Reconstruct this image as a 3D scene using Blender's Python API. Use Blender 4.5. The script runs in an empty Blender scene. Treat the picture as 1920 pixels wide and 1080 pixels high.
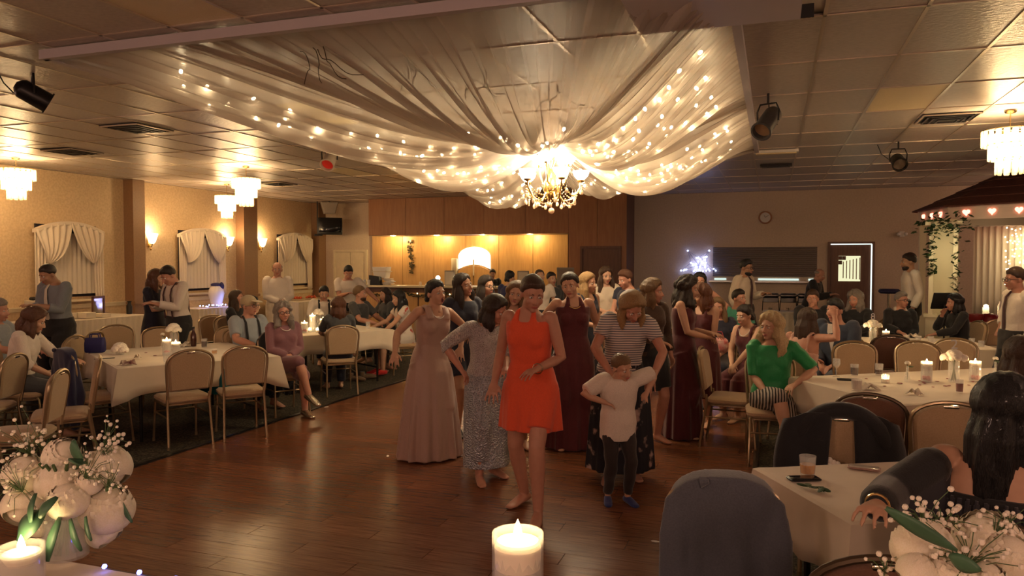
import bpy, math, random
import numpy as np
from mathutils import Vector, Matrix
R = math.radians
random.seed(7); rng = np.random.default_rng(7)
scene = bpy.context.scene
COL = scene.collection
# ---------------------------------------------------------------- camera
F = 1425.0; HC = 1.75; YAW = R(19.0); PITCH = math.atan(50 / F)
CEIL = 3.37; XL = -12.2; YB = 18.6; XR = 7.2; YF = -3.5
cam = bpy.data.cameras.new('camera'); camo = bpy.data.objects.new('camera', cam); COL.objects.link(camo)
cam.sensor_width = 36.0; cam.lens = 36.0 * F / 1920.0; cam.clip_start = 0.05; cam.clip_end = 100
camo.location = (0, 0, HC); camo.rotation_euler = (R(90) - PITCH, 0, YAW)
scene.camera = camo
# ---------------------------------------------------------------- world, exposure
w = bpy.data.worlds.new('world'); scene.world = w; w.use_nodes = True
w.node_tree.nodes['Background'].inputs[0].default_value = (0.9, 0.6, 0.45, 1)
w.node_tree.nodes['Background'].inputs[1].default_value = 0.02
vs = scene.view_settings
vs.view_transform = 'Standard'; vs.look = 'None'; vs.gamma = 1.0; vs.use_curve_mapping = False
vs.exposure = 0.42
# ---------------------------------------------------------------- lamp makers, then unseen fill lights added round the hall
def point(name, loc, energy, color, radius=0.1, parent=None):
    l = bpy.data.lights.new(name, 'POINT'); l.energy = energy; l.color = color; l.shadow_soft_size = radius
    o = bpy.data.objects.new(name, l); COL.objects.link(o); o.location = loc
    if parent: o.parent = parent
    return o
def area(name, loc, rot, size, energy, color):
    l = bpy.data.lights.new(name, 'AREA'); l.shape = 'RECTANGLE'; l.size, l.size_y = size; l.energy = energy; l.color = color
    o = bpy.data.objects.new(name, l); COL.objects.link(o); o.location = loc; o.rotation_euler = rot
    return o
WARM = (1.0, 0.66, 0.36)
for lx, ly, le in ((-7.5, -1.2, 62), (-3.0, -2.4, 95), (1.2, -2.4, 95), (4.6, 1.5, 55), (-9.2, 4.2, 30), (6.2, 7.2, 60), (5.8, 17.0, 26)):
    point('hall_fill', (lx, ly, 2.75), le, (1.0, 0.61, 0.45), .3)  # added fill without any fixture, brightens guests, ceiling and back wall
# ---------------------------------------------------------------- pixel to place
def ray(px, py):
    x = (px - 960) / F; y = (540 - py) / F
    d = Vector((x, math.cos(PITCH) + y * math.sin(PITCH), -math.sin(PITCH) + y * math.cos(PITCH)))
    c, s = math.cos(YAW), math.sin(YAW)
    return Vector((c * d.x - s * d.y, s * d.x + c * d.y, d.z))
def onz(px, py, z):
    d = ray(px, py); t = (z - HC) / d.z
    return Vector((d.x * t, d.y * t, z))
def at(px, dist, z=0.0):                       # floor place below image column px at camera depth dist
    x = (px - 960) / F
    c, s = math.cos(YAW), math.sin(YAW)
    return Vector(((c * x - s) * dist, (s * x + c) * dist, z))
def hz(py, dist):                              # height of image row py at depth dist
    return HC + (540 - py) / F * dist - math.tan(PITCH) * dist
def tocam(p): return math.atan2(-p[1], -p[0]) - math.pi / 2      # z rotation turning local +Y to the camera
# ---------------------------------------------------------------- materials
MATS = {}
def mat(key, col, rough=0.6, metal=0.0, bump=0.0, scale=40.0, var=0.0, stretch=(1, 1, 1), sheen=0.0, coat=0.0, trans=0.0, ior=1.45,
        emit=None, estr=0.0, col2=None, detail=4.0, alpha=1.0, sss=0.0, objrand=0.0, noise_kind='NOISE', spec=0.5, coord='Object', lo=.35, hi=.65):
    if key in MATS: return MATS[key]
    m = bpy.data.materials.new(key); m.use_nodes = True
    nt = m.node_tree; b = nt.nodes['Principled BSDF']
    b.inputs['Base Color'].default_value = (*col, 1); b.inputs['Roughness'].default_value = rough
    b.inputs['Metallic'].default_value = metal; b.inputs['IOR'].default_value = ior
    b.inputs['Specular IOR Level'].default_value = spec
    if sheen: b.inputs['Sheen Weight'].default_value = sheen
    if coat: b.inputs['Coat Weight'].default_value = coat
    if trans: b.inputs['Transmission Weight'].default_value = trans
    if alpha < 1: b.inputs['Alpha'].default_value = alpha
    if sss: b.inputs['Subsurface Weight'].default_value = sss; b.inputs['Subsurface Radius'].default_value = (.02, .01, .006)
    if emit is not None:
        b.inputs['Emission Color'].default_value = (*emit, 1); b.inputs['Emission Strength'].default_value = estr
    if bump or var or col2 is not None or objrand:
        tc = nt.nodes.new('ShaderNodeTexCoord'); mp = nt.nodes.new('ShaderNodeMapping'); mp.inputs['Scale'].default_value = stretch
        nt.links.new(tc.outputs[coord], mp.inputs['Vector'])
        if noise_kind == 'VORONOI':
            n = nt.nodes.new('ShaderNodeTexVoronoi'); n.inputs['Scale'].default_value = scale; fac = n.outputs['Distance']
        elif noise_kind == 'WAVE':
            n = nt.nodes.new('ShaderNodeTexWave'); n.inputs['Scale'].default_value = scale; n.inputs['Distortion'].default_value = 1.0; fac = n.outputs['Fac']
        else:
            n = nt.nodes.new('ShaderNodeTexNoise'); n.inputs['Scale'].default_value = scale; n.inputs['Detail'].default_value = detail; fac = n.outputs['Fac']
        nt.links.new(mp.outputs[0], n.inputs['Vector'])
        if var or col2 is not None:
            cr = nt.nodes.new('ShaderNodeValToRGB')
            c2 = col2 if col2 is not None else tuple(min(1, c * (1 + var)) for c in col)
            c1 = col if col2 is not None else tuple(c * (1 - var) for c in col)
            cr.color_ramp.elements[0].color = (*c1, 1); cr.color_ramp.elements[1].color = (*c2, 1)
            cr.color_ramp.elements[0].position = lo; cr.color_ramp.elements[1].position = hi
            nt.links.new(fac, cr.inputs[0]); out = cr.outputs[0]
            if objrand:
                oi = nt.nodes.new('ShaderNodeObjectInfo'); hs = nt.nodes.new('ShaderNodeHueSaturation')
                ma = nt.nodes.new('ShaderNodeMath'); ma.operation = 'MULTIPLY_ADD'; ma.inputs[1].default_value = 2 * objrand; ma.inputs[2].default_value = 1 - objrand
                nt.links.new(oi.outputs['Random'], ma.inputs[0]); nt.links.new(ma.outputs[0], hs.inputs['Value']); nt.links.new(out, hs.inputs['Color']); out = hs.outputs[0]
            nt.links.new(out, b.inputs['Base Color'])
        if bump:
            bn = nt.nodes.new('ShaderNodeBump'); bn.inputs['Strength'].default_value = bump; bn.inputs['Distance'].default_value = 0.01
            nt.links.new(fac, bn.inputs['Height']); nt.links.new(bn.outputs[0], b.inputs['Normal'])
    MATS[key] = m
    return m
def glow(key, col, strength):
    if key in MATS: return MATS[key]
    m = bpy.data.materials.new(key); m.use_nodes = True; nt = m.node_tree
    for n in list(nt.nodes):
        if n.type == 'BSDF_PRINCIPLED': nt.nodes.remove(n)
    e = nt.nodes.new('ShaderNodeEmission'); e.inputs[0].default_value = (*col, 1); e.inputs[1].default_value = strength
    nt.links.new(e.outputs[0], nt.nodes['Material Output'].inputs[0]); MATS[key] = m
    return m
def sheer(key, col, clear, transl=0.5, gloss=0.0, bump=0.0):
    """thin see-through sheet: transparent + translucent + diffuse"""
    if key in MATS: return MATS[key]
    m = bpy.data.materials.new(key); m.use_nodes = True; nt = m.node_tree
    for n in list(nt.nodes):
        if n.type == 'BSDF_PRINCIPLED': nt.nodes.remove(n)
    N = nt.nodes.new; L = nt.links.new
    d = N('ShaderNodeBsdfDiffuse'); t = N('ShaderNodeBsdfTranslucent'); x = N('ShaderNodeBsdfTransparent')
    d.inputs[0].default_value = (*col, 1); t.inputs[0].default_value = (*col, 1)
    a = N('ShaderNodeMixShader'); a.inputs[0].default_value = transl; L(d.outputs[0], a.inputs[1]); L(t.outputs[0], a.inputs[2])
    last = a
    if gloss:
        g = N('ShaderNodeBsdfGlossy'); g.inputs[1].default_value = 0.08; c = N('ShaderNodeMixShader'); c.inputs[0].default_value = gloss
        L(last.outputs[0], c.inputs[1]); L(g.outputs[0], c.inputs[2]); last = c
    b = N('ShaderNodeMixShader'); b.inputs[0].default_value = clear; L(last.outputs[0], b.inputs[1]); L(x.outputs[0], b.inputs[2])
    L(b.outputs[0], nt.nodes['Material Output'].inputs[0]); MATS[key] = m
    return m
# ---------------------------------------------------------------- mesh building
def unit(v):
    v = np.asarray(v, float); n = np.linalg.norm(v); return v / n if n > 1e-9 else np.array([0, 0, 1.0])
class MB:
    def __init__(s): s.v = []; s.f = []; s.mi = []; s.n = 0
    def add(s, v, f, mi=0):
        v = np.asarray(v, float).reshape(-1, 3); o = s.n
        s.v.append(v); s.f += [tuple(i + o for i in q) for q in f]; s.mi += [mi] * len(f); s.n += len(v)
        return s
    def box(s, c, d, mi=0, rz=0.0):
        x, y, z = (k / 2 for k in d)
        v = np.array([(-x, -y, -z), (x, -y, -z), (x, y, -z), (-x, y, -z), (-x, -y, z), (x, -y, z), (x, y, z), (-x, y, z)])
        if rz: a, b = math.cos(rz), math.sin(rz); v = np.c_[v[:, 0] * a - v[:, 1] * b, v[:, 0] * b + v[:, 1] * a, v[:, 2]]
        return s.add(v + np.asarray(c, float), [(0, 3, 2, 1), (4, 5, 6, 7), (0, 1, 5, 4), (1, 2, 6, 5), (2, 3, 7, 6), (3, 0, 4, 7)], mi)
    def loft(s, rings, cap=True, mi=0, closed=True):
        n = len(rings[0]); v = np.concatenate([np.asarray(r, float) for r in rings]); f = []
        for k in range(len(rings) - 1):
            for i in range(n if closed else n - 1):
                j = (i + 1) % n; f.append((k * n + i, k * n + j, (k + 1) * n + j, (k + 1) * n + i))
        if cap and closed: f.append(tuple(range(n - 1, -1, -1))); f.append(tuple((len(rings) - 1) * n + i for i in range(n)))
        return s.add(v, f, mi)
    def tube(s, path, r, seg=8, mi=0, cap=True, up=None, round_ends=False):
        P = [np.asarray(p, float) for p in path]; m = len(P)
        rr = [r] * m if np.isscalar(r) else list(r)
        rr = [(q, q) if np.isscalar(q) else q for q in rr]
        T = [unit((P[min(i + 1, m - 1)] - P[max(i - 1, 0)])) for i in range(m)]
        u = np.asarray(up, float) if up is not None else (np.array([0, 0, 1.0]) if abs(T[0][2]) < .9 else np.array([1.0, 0, 0]))
        rings = []; a = np.arange(seg) * 2 * math.pi / seg
        if round_ends:
            e0, e1 = rr[0], rr[-1]; q = min(e0); q1 = min(e1)
            P = [P[0] - T[0] * q * .85, P[0] - T[0] * q * .5] + P + [P[-1] + T[-1] * q1 * .5, P[-1] + T[-1] * q1 * .85]
            T = [T[0], T[0]] + T + [T[-1], T[-1]]
            rr = [(e0[0] * .4, e0[1] * .4), (e0[0] * .82, e0[1] * .82)] + rr + [(e1[0] * .82, e1[1] * .82), (e1[0] * .4, e1[1] * .4)]
        for p, t, (rx, ry) in zip(P, T, rr):
            x = np.cross(t, u); x = unit(x) if np.linalg.norm(x) > 1e-6 else unit(np.cross(t, [0, 1, 0.1])); y = unit(np.cross(x, t)); u = y
            rings.append(p + np.outer(np.cos(a) * rx, x) + np.outer(np.sin(a) * ry, y))
        return s.loft(rings, cap, mi)
    def ell(s, c, r, seg=12, rings=8, mi=0, M=None):
        r = (r, r, r) if np.isscalar(r) else r
        v = [(0, 0, -1)]; f = []
        for k in range(1, rings):
            t = math.pi * k / rings - math.pi / 2
            for i in range(seg): a = 2 * math.pi * i / seg; v.append((math.cos(t) * math.cos(a), math.cos(t) * math.sin(a), math.sin(t)))
        v.append((0, 0, 1)); e = len(v) - 1
        for i in range(seg):
            j = (i + 1) % seg; f.append((0, 1 + j, 1 + i)); f.append((e, e - seg + i, e - seg + j))
            for k in range(rings - 2): a = 1 + k * seg; f.append((a + i, a + j, a + seg + j, a + seg + i))
        v = np.array(v) * np.asarray(r, float)
        if M is not None: v = v @ np.asarray(M, float).T
        return s.add(v + np.asarray(c, float), f, mi)
    def lathe(s, prof, seg=16, c=(0, 0, 0), mi=0, cap=False):
        a = np.arange(seg) * 2 * math.pi / seg
        return s.loft([np.c_[np.cos(a) * r, np.sin(a) * r, np.full(seg, z)] + np.asarray(c, float) for r, z in prof], cap, mi)
    def slab(s, outline, thick, plane='xz', bev=0.012, mi=0, M=None, off=(0, 0, 0)):
        """padded plate from a 2D outline"""
        o = np.asarray(outline, float); c = o.mean(0); rings = []
        ext = np.abs(o - c).max(0)
        for sc, d in ((1, -thick / 2), (0, -thick / 2 + bev), (0, thick / 2 - bev), (1, thick / 2)):
            q = c + (o - c) * (1 - sc * bev / ext)
            z = np.full(len(q), d)
            rings.append(np.c_[q[:, 0], z, q[:, 1]] if plane == 'xz' else (np.c_[q[:, 0], q[:, 1], z] if plane == 'xy' else np.c_[z, q[:, 0], q[:, 1]]))
        if M is not None: rings = [r @ np.asarray(M, float).T for r in rings]
        return s.loft([r + np.asarray(off, float) for r in rings], True, mi)
    def grid(s, P, mi=0):
        n, m = P.shape[:2]
        return s.add(P.reshape(-1, 3), [(i * m + j, i * m + j + 1, (i + 1) * m + j + 1, (i + 1) * m + j) for i in range(n - 1) for j in range(m - 1)], mi)
    def mesh(s, name, mats=(), smooth=True):
        me = bpy.data.meshes.new(name); me.from_pydata(np.concatenate(s.v).tolist() if s.v else [], [], s.f)
        for m in mats: me.materials.append(m)
        if len(mats) > 1: me.polygons.foreach_set('material_index', s.mi)
        if smooth:
            me.polygons.foreach_set('use_smooth', [True] * len(me.polygons)); 
            try: me.set_sharp_from_angle(angle=R(42))
            except Exception: pass
        me.update()
        return me
def rect_round(w, h, r, n=5, cx=0, cy=0):
    o = []
    for (sx, sy, a0) in ((1, 1, 0), (-1, 1, 90), (-1, -1, 180), (1, -1, 270)):
        for k in range(n): a = R(a0 + 90 * k / (n - 1)); o.append((cx + sx * (w / 2 - r) + r * math.cos(a), cy + sy * (h / 2 - r) + r * math.sin(a)))
    return o
def tag(o, label=None, cat=None, group=None, kind=None):
    if label: o['label'] = label
    if cat: o['category'] = cat
    if group: o['group'] = group
    if kind: o['kind'] = kind
    return o
def link(name, data, parent=None, loc=None, rot=None):
    o = bpy.data.objects.new(name, data); COL.objects.link(o)
    if parent: o.parent = parent
    if loc is not None: o.location = loc
    if rot is not None: o.rotation_euler = rot
    return o
def obj(name, mb, m, parent=None, loc=None, rot=None, smooth=True):
    mats = m if isinstance(m, (list, tuple)) else (m,)
    return link(name, mb.mesh(name, mats, smooth), parent, loc, rot)
def thing(name, label, cat, loc=(0, 0, 0), rz=0.0, group=None):
    o = link(name, None, None, loc, (0, 0, rz)); o.empty_display_size = .1
    return tag(o, label, cat, group)
def struct(name, mb, m, parent=None, loc=None, smooth=False):
    o = obj(name, mb, m, parent, loc, None, smooth)
    if parent is None: o['kind'] = 'structure'
    return o
def dup(o, loc=None, rz=None, label=None, group=None, parent=None):
    c = o.copy(); COL.objects.link(c)
    if parent is not None: c.parent = parent
    if loc is not None: c.location = loc
    if rz is not None: c.rotation_euler = (0, 0, rz)
    if label: c['label'] = label
    if group: c['group'] = group
    for ch in list(o.children): dup(ch, parent=c)
    return c
# ---------------------------------------------------------------- voxel skinning queue: shapes given here come out as one continuous surface
QUEUE = []
def skin(name, mb, voxel, m, parent, post=None, smooth=2):
    mats = m if isinstance(m, (list, tuple)) else (m,)
    o = link(name, bpy.data.meshes.new(name), parent)
    QUEUE.append((o, mb, voxel, mats, post, smooth)); return o
def flush():
    tmp = bpy.data.scenes.new('tmp'); objs = []
    for o, mb, voxel, mats, post, sm in QUEUE:
        t = bpy.data.objects.new('t', mb.mesh('t', (), False)); tmp.collection.objects.link(t)
        md = t.modifiers.new('r', 'REMESH'); md.mode = 'VOXEL'; md.voxel_size = voxel; md.adaptivity = voxel * .35
        if sm: ms = t.modifiers.new('s', 'SMOOTH'); ms.factor = .5; ms.iterations = sm
        mdc = t.modifiers.new('d', 'DECIMATE'); mdc.ratio = .42
        objs.append(t)
    vl = tmp.view_layers[0]; vl.update(); dg = vl.depsgraph; dg.update()
    for t, (o, mb, voxel, mats, post, sm) in zip(objs, QUEUE):
        me = bpy.data.meshes.new_from_object(t.evaluated_get(dg)); me.name = o.name
        n = len(me.vertices)
        if post is not None and n:
            co = np.empty(n * 3); me.vertices.foreach_get('co', co); no = np.empty(n * 3); me.vertices.foreach_get('normal', no)
            co = post(co.reshape(-1, 3), no.reshape(-1, 3)); me.vertices.foreach_set('co', np.ascontiguousarray(co).ravel())
        me.materials.clear()
        for m in mats: me.materials.append(m)
        me.polygons.foreach_set('use_smooth', [True] * len(me.polygons)); me.update()
        old = o.data; o.data = me; bpy.data.meshes.remove(old)
    for t in objs:
        d = t.data; bpy.data.objects.remove(t); bpy.data.meshes.remove(d)
    bpy.data.scenes.remove(tmp); QUEUE.clear()
# ================================================================= ROOM
m_wallL = mat('wallpaper_tan', (.56, .40, .24), .55, bump=.25, scale=26, col2=(.66, .49, .30), detail=6)
m_wallB = mat('wallpaper_grey', (.56, .44, .33), .6, bump=.15, scale=30, col2=(.62, .50, .38), detail=6)
m_pil = mat('pilaster_brown', (.26, .145, .075), .5, bump=.15, scale=30, var=.06)
m_cream = mat('cream_paint', (.66, .56, .40), .5, var=.04, scale=8)
m_tile = mat('ceiling_tile_vinyl', (.46, .40, .36), .34, bump=.55, scale=22, col2=(.54, .47, .42), detail=6, stretch=(1, 1.6, 1), objrand=.06)
m_lens = mat('light_lens', (.80, .66, .40), .35, bump=.5, scale=90)
m_grid = mat('grid_metal', (.60, .50, .40), .30, metal=.6)
m_black = mat('black_paint', (.012, .012, .013), .4)
m_dark = mat('dark_metal', (.03, .028, .028), .35, metal=.7)
m_white = mat('white_paint', (.75, .72, .68), .45)
m_brass = mat('brass', (.75, .52, .22), .25, metal=1.0)
m_carpet = mat('carpet', (.014, .011, .007), .95, bump=.8, scale=55, col2=(.092, .070, .040), detail=8, lo=.45, hi=.62)
m_plank = mat('dance_floor_wood', (.115, .042, .020), .27, bump=.10, scale=7, col2=(.235, .090, .042), detail=8, stretch=(.6, 9, 1), objrand=.16, lo=.3, hi=.7)
m_wood = mat('panel_wood', (.52, .29, .105), .4, bump=.05, scale=5, col2=(.60, .35, .13), detail=6, stretch=(6, 6, .6))
m_wood2 = mat('door_wood', (.11, .045, .025), .4, bump=.05, scale=5, col2=(.15, .065, .035), detail=6, stretch=(6, 6, .6))
# floor: carpet everywhere, dance floor of planks laid on it
b = MB(); b.box(((XL + XR) / 2, (YF + YB) / 2, -.06), (XR - XL, YB - YF, .1)); floor = struct('floor', b, m_carpet)
DX0, DX1, DY0, DY1 = -5.1, -.15, 1.9, 12.1
b = MB(); b.box(((DX0 + DX1) / 2, (DY0 + DY1) / 2, -.009), (DX1 - DX0, DY1 - DY0, .006)); dance = struct('floor_dance', b, m_wood2)
PW, PL = .175, 1.235
b = MB(); b.box((0, 0, 0), (PL - .004, PW - .003, .008)); plank_me = b.mesh('plank', (m_plank,), False)
nrow = int((DY1 - DY0) / PW); k = 0
for r_ in range(nrow):
    off = (r_ * .37) % 1 * PL; x = DX0 - off; y = DY0 + (r_ + .5) * PW
    while x < DX1:
        a, c = max(x, DX0), min(x + PL, DX1)
        if c - a > .03:
            if c - a > PL - .01: o = link('plank', plank_me, dance, ((a + c) / 2, y, -.002))
            else:
                q = MB(); q.box((0, 0, 0), (c - a - .004, PW - .003, .008)); o = obj('plank', q, m_plank, dance, ((a + c) / 2, y, -.002), smooth=False)
        x += PL
for i_, (c, d) in enumerate((((DX0 - .02, (DY0 + DY1) / 2, .004), (.04, DY1 - DY0, .016)), ((DX1 + .02, (DY0 + DY1) / 2, .004), (.04, DY1 - DY0, .016)), (((DX0 + DX1) / 2, DY1 + .02, .004), (DX1 - DX0 + .08, .04, .016)))):
    b = MB(); b.box(c, d); struct('trim_%d' % (i_ + 1), b, m_dark)
# walls
b = MB(); b.box((XL - .1, (YF + YB) / 2, CEIL / 2), (.2, YB - YF, CEIL)); wallL = struct('wall_left', b, m_wallL)
b = MB(); b.box(((XL + XR) / 2, YB + .1, CEIL / 2), (XR - XL, .2, CEIL)); wallB = struct('wall_back', b, m_wallB)
b = MB(); b.box((XR + .1, (YF + YB) / 2, CEIL / 2), (.2, YB - YF, CEIL)); struct('wall_right', b, m_wallB)
b = MB(); b.box(((XL + XR) / 2, YF - .1, CEIL / 2), (XR - XL, .2, CEIL)); struct('wall_front', b, m_wallB)
# pilasters and chair rail on the left wall
pil = [(11.78, 12.08), (15.1, 15.6), (8.35, 8.65), (18.25, 18.6)]
for k, (y0, y1) in enumerate(pil):
    b = MB(); b.box((XL + .12, (y0 + y1) / 2, CEIL / 2), (.24, y1 - y0, CEIL)); b.box((XL + .135, (y0 + y1) / 2, .93), (.29, y1 - y0 + .05, .06)); b.box((XL + .135, (y0 + y1) / 2, .07), (.29, y1 - y0 + .05, .14)); struct('pilaster_%d' % (k + 1), b, m_pil)
b = MB(); b.box((XL + .02, (YF + YB) / 2, .92), (.04, YB - YF, .07)); b.box((XL + .03, (YF + YB) / 2, .95), (.06, YB - YF, .02)); struct('trim_4', b, m_cream)
b = MB(); b.box((XL + .01, (YF + YB) / 2, .45), (.02, YB - YF, .88)); struct('wainscot_left', b, m_wallL)
b = MB(); b.box((XL + .015, (YF + YB) / 2, .06), (.03, YB - YF, .12)); struct('baseboard_left', b, m_pil)
b = MB(); b.box(((XL + XR) / 2, YB - .015, .06), (XR - XL, .03, .12)); struct('baseboard_back', b, m_pil)
# ---- ceiling: slab, lay-in tiles, T-bars
b = MB(); b.box(((XL + XR) / 2, (YF + YB) / 2, CEIL + .09), (XR - XL, YB - YF, .1)); ceil = struct('ceiling', b, m_white)
TX, TY = .61, 1.22; GX0, GY0 = .30, 6.69
b = MB(); b.box((0, 0, 0), (TX - .008, TY - .008, .016)); tile_me = b.mesh('ceiling_tile', (m_tile,), False)
lens_me = b.mesh('light_lens_panel', (m_lens,), False)
gx = [GX0 + TX * i for i in range(-22, 13) if XL < GX0 + TX * i < XR]; gy = [GY0 + TY * i for i in range(-10, 12) if YF < GY0 + TY * i < YB]
ex = [XL] + gx + [XR]; ey = [YF] + gy + [YB]
def cell(px, py):
    p = onz(px, py, CEIL); i = max(k for k in range(len(ex)) if ex[k] <= p.x); j = max(k for k in range(len(ey)) if ey[k] <= p.y); return i, j
LENS = {cell(390, 22), cell(1700, 184), cell(560, 200), cell(700, 285), cell(640, 322)}
VENT = {cell(292, 248), cell(160, 290), cell(1785, 208), cell(565, 348)}
BOX = {cell(1480, 22)}
cells = []
for i in range(len(ex) - 1):
    for j in range(len(ey) - 1):
        cx, cy = (ex[i] + ex[i + 1]) / 2, (ey[j] + ey[j + 1]) / 2
        cells.append((math.hypot(cx, cy) if cy > 1.5 and -1.35 * cy - .5 < cx < .29 * cy + .6 else 99 + cy * 0, i, j, cx, cy))
cells.sort(); rest = MB(); nind = 0
for d, i, j, cx, cy in cells:
    sx, sy = ex[i + 1] - ex[i], ey[j + 1] - ey[j]; full = abs(sx - TX) < .01 and abs(sy - TY) < .01
    z = CEIL + .012
    if (i, j) in BOX: continue
    if full and (i, j) in LENS: link('light_lens_panel', lens_me, ceil, (cx, cy, z))
    elif full and d < 90 and nind < 296: link('ceiling_tile', tile_me, ceil, (cx, cy, z + random.uniform(-.002, .002))); nind += 1
    elif sx > .02 and sy > .02: rest.box((cx, cy, z), (sx - .008, sy - .008, .016))
tag(obj('ceiling_tile_field', rest, m_tile, ceil, smooth=False), kind='stuff')
for x in gx: b = MB(); b.box((x, (YF + YB) / 2, CEIL + .001), (.024, YB - YF, .008)); obj('grid_bar', b, m_grid, ceil, smooth=False)
b = MB(); b.box((0, 0, 0), (TX - .02, .024, .008)); cross_me = b.mesh('grid_bar', (m_grid,), False)
for y in gy: b = MB(); b.box(((XL + XR) / 2, y, CEIL + .0005), (XR - XL, .02, .007)); obj('cross_bar', b, m_grid, ceil, smooth=False)
# square diffusers
def vent(i, j, lab):
    cx, cy = (ex[i] + ex[i + 1]) / 2, (ey[j] + ey[j + 1]) / 2
    t = thing('ceiling_vent', lab, 'vent', (cx, cy, CEIL - .001), 0)
    b = MB(); b.box((0, 0, -.006), (.58, .58, .008)); obj('backing', b, m_black, t, smooth=False)
    for k in range(4):
        s = .28 - k * .06; b = MB()
        for sx, sy, dx, dy in ((0, 1, 2 * s, .02), (0, -1, 2 * s, .02), (1, 0, .02, 2 * s), (-1, 0, .02, 2 * s)): b.box((sx * s, sy * s, -.016 - k * .008), (dx, dy, .012))
        obj('vane', b, m_grid if k == 0 else m_dark, t, smooth=False)
for n, c in enumerate(sorted(VENT)): vent(*c, ('square dark ceiling diffuser near the wall chandelier', 'square dark ceiling diffuser above the gift bag table', 'square dark ceiling diffuser toward the bar television', 'square dark ceiling diffuser beside the yellow lens panel')[n])
# dropped white air handler box with grille
i, j = sorted(BOX)[0]; p = onz(1480, 25, CEIL)
t = thing('air_conditioner', 'lilac white ceiling air unit with a ribbed grille', 'air conditioner', (ex[i] + .0, ey[j] + .45, CEIL - .002))
b = MB(); b.box((-.05, 0, -.05), (1.0, .9, .1)); obj('housing', b, mat('unit_white', (.62, .58, .66), .4), t, smooth=False)
b = MB(); b.box((.3, .456, -.05), (.46, .012, .085)); obj('grille_back', b, m_black, t, smooth=False)
for k in range(17): b = MB(); b.box((.09 + k * .0265, .465, -.05), (.012, .014, .085)); obj('grille_slat', b, m_cream, t, smooth=False)
# long slot fittings near the back
for px, py, wd, lab in ((1455, 282, .62, 'slim white ceiling strip fitting beside the drapery'), (1455, 308, .5, 'thin dark ceiling slot behind the white strip')):
    p = onz(px, py, CEIL); t = thing('strip_light' if py < 300 else 'slot_diffuser', lab, 'ceiling fitting', (p.x, p.y, CEIL - .002)); b = MB(); b.box((0, 0, -.02), (wd, .2, .04)); obj('housing', b, m_white if py < 300 else m_dark, t, smooth=False); b = MB(); b.box((0, 0, -.045), (wd - .06, .12, .012)); obj('cover', b, m_lens if py < 300 else m_black, t, smooth=False)
# ---- windows with swagged curtains on the left wall
m_curt = mat('curtain_white', (.74, .64, .52), .8, bump=.1, scale=120, sheen=.3)
m_sheer = mat('curtain_sheer', (.62, .55, .46), .85, bump=.1, scale=120)
m_night = mat('night_glass', (.02, .02, .03), .1)
def window(n, yc, wd, z0, z1):
    b = MB(); b.box((XL + .012, yc, (z0 + z1) / 2), (.02, wd - .16, z1 - z0 - .1)); win = struct('window_%d' % n, b, m_night)
    hw = wd / 2
    def P(y, z, d): return (XL + .05 + d, yc + y, z)
    b = MB()                                                   # arched cornice the curtains hang from
    top = lambda y: z1 - .16 * (y / hw) ** 2
    ys = np.linspace(-hw, hw, 25)
    b.loft([np.array([P(y, top(y) - .05, 0), P(y, top(y) - .05, .1), P(y, top(y) + .012, .1), P(y, top(y) + .012, 0)]) for y in ys]); obj('cornice', b, m_curt, win)
    for s in (-1, 1):
        g = np.zeros((40, 22, 3))                              # swag: gathered from the cornice to a tie-back at the side
        for i_ in range(40):
            u = i_ / 39
            y0 = s * (hw * (1 - 1.02 * u)); z_0 = top(y0) - .02
            for j_ in range(22):
                v = j_ / 21
                yt, zt = s * hw * .62, z1 - .66 * (z1 - z0) * .8
                y = y0 + (yt + s * .05 * (1 - u) - y0) * v ** (1.2); z = z_0 + (zt - z_0) * v ** .9 - .16 * u * math.sin(math.pi * v) * .9
                g[i_, j_] = P(y, z, .085 + .022 * math.sin(u * 34) * (1 - .3 * v) + .05 * math.sin(math.pi * v))
        b = MB(); b.grid(g); o = obj('swag', b, m_curt, win); o.modifiers.new('s', 'SOLIDIFY').thickness = .006
        g = np.zeros((22, 10, 3))
        for i_ in range(22):
            u = i_ / 21
            for j_ in range(10): v = j_ / 9; y = s * hw * (1.0 - .34 * u * (1 - .25 * v)); g[i_, j_] = P(y, top(hw * .9) - .05 + (z0 - top(hw * .9)) * v, .05 + .02 * math.sin(u * 22))
        b = MB(); b.grid(g); o = obj('side_drape', b, m_curt, win); o.modifiers.new('s', 'SOLIDIFY').thickness = .006
    g = np.zeros((70, 4, 3))
    for i_ in range(70):
        u = i_ / 69
        for j_ in range(4): v = j_ / 3; y = (-1 + 2 * u) * hw * .86; g[i_, j_] = P(y, z1 - .2 + (z0 + .1 - z1 + .2) * v, .018 + .012 * math.sin(u * 75))
    b = MB(); b.grid(g); obj('sheer_curtain', b, m_sheer, win)
    b = MB(); b.box((XL + .05, yc, z0 - .02), (.1, wd, .04)); obj('window_sill', b, m_cream, win, smooth=False)
window(1, 10.47, 1.42, 1.05, 2.46); window(2, 13.87, 1.46, 1.05, 2.48); window(3, 17.35, 1.5, 1.05, 2.5)
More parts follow.
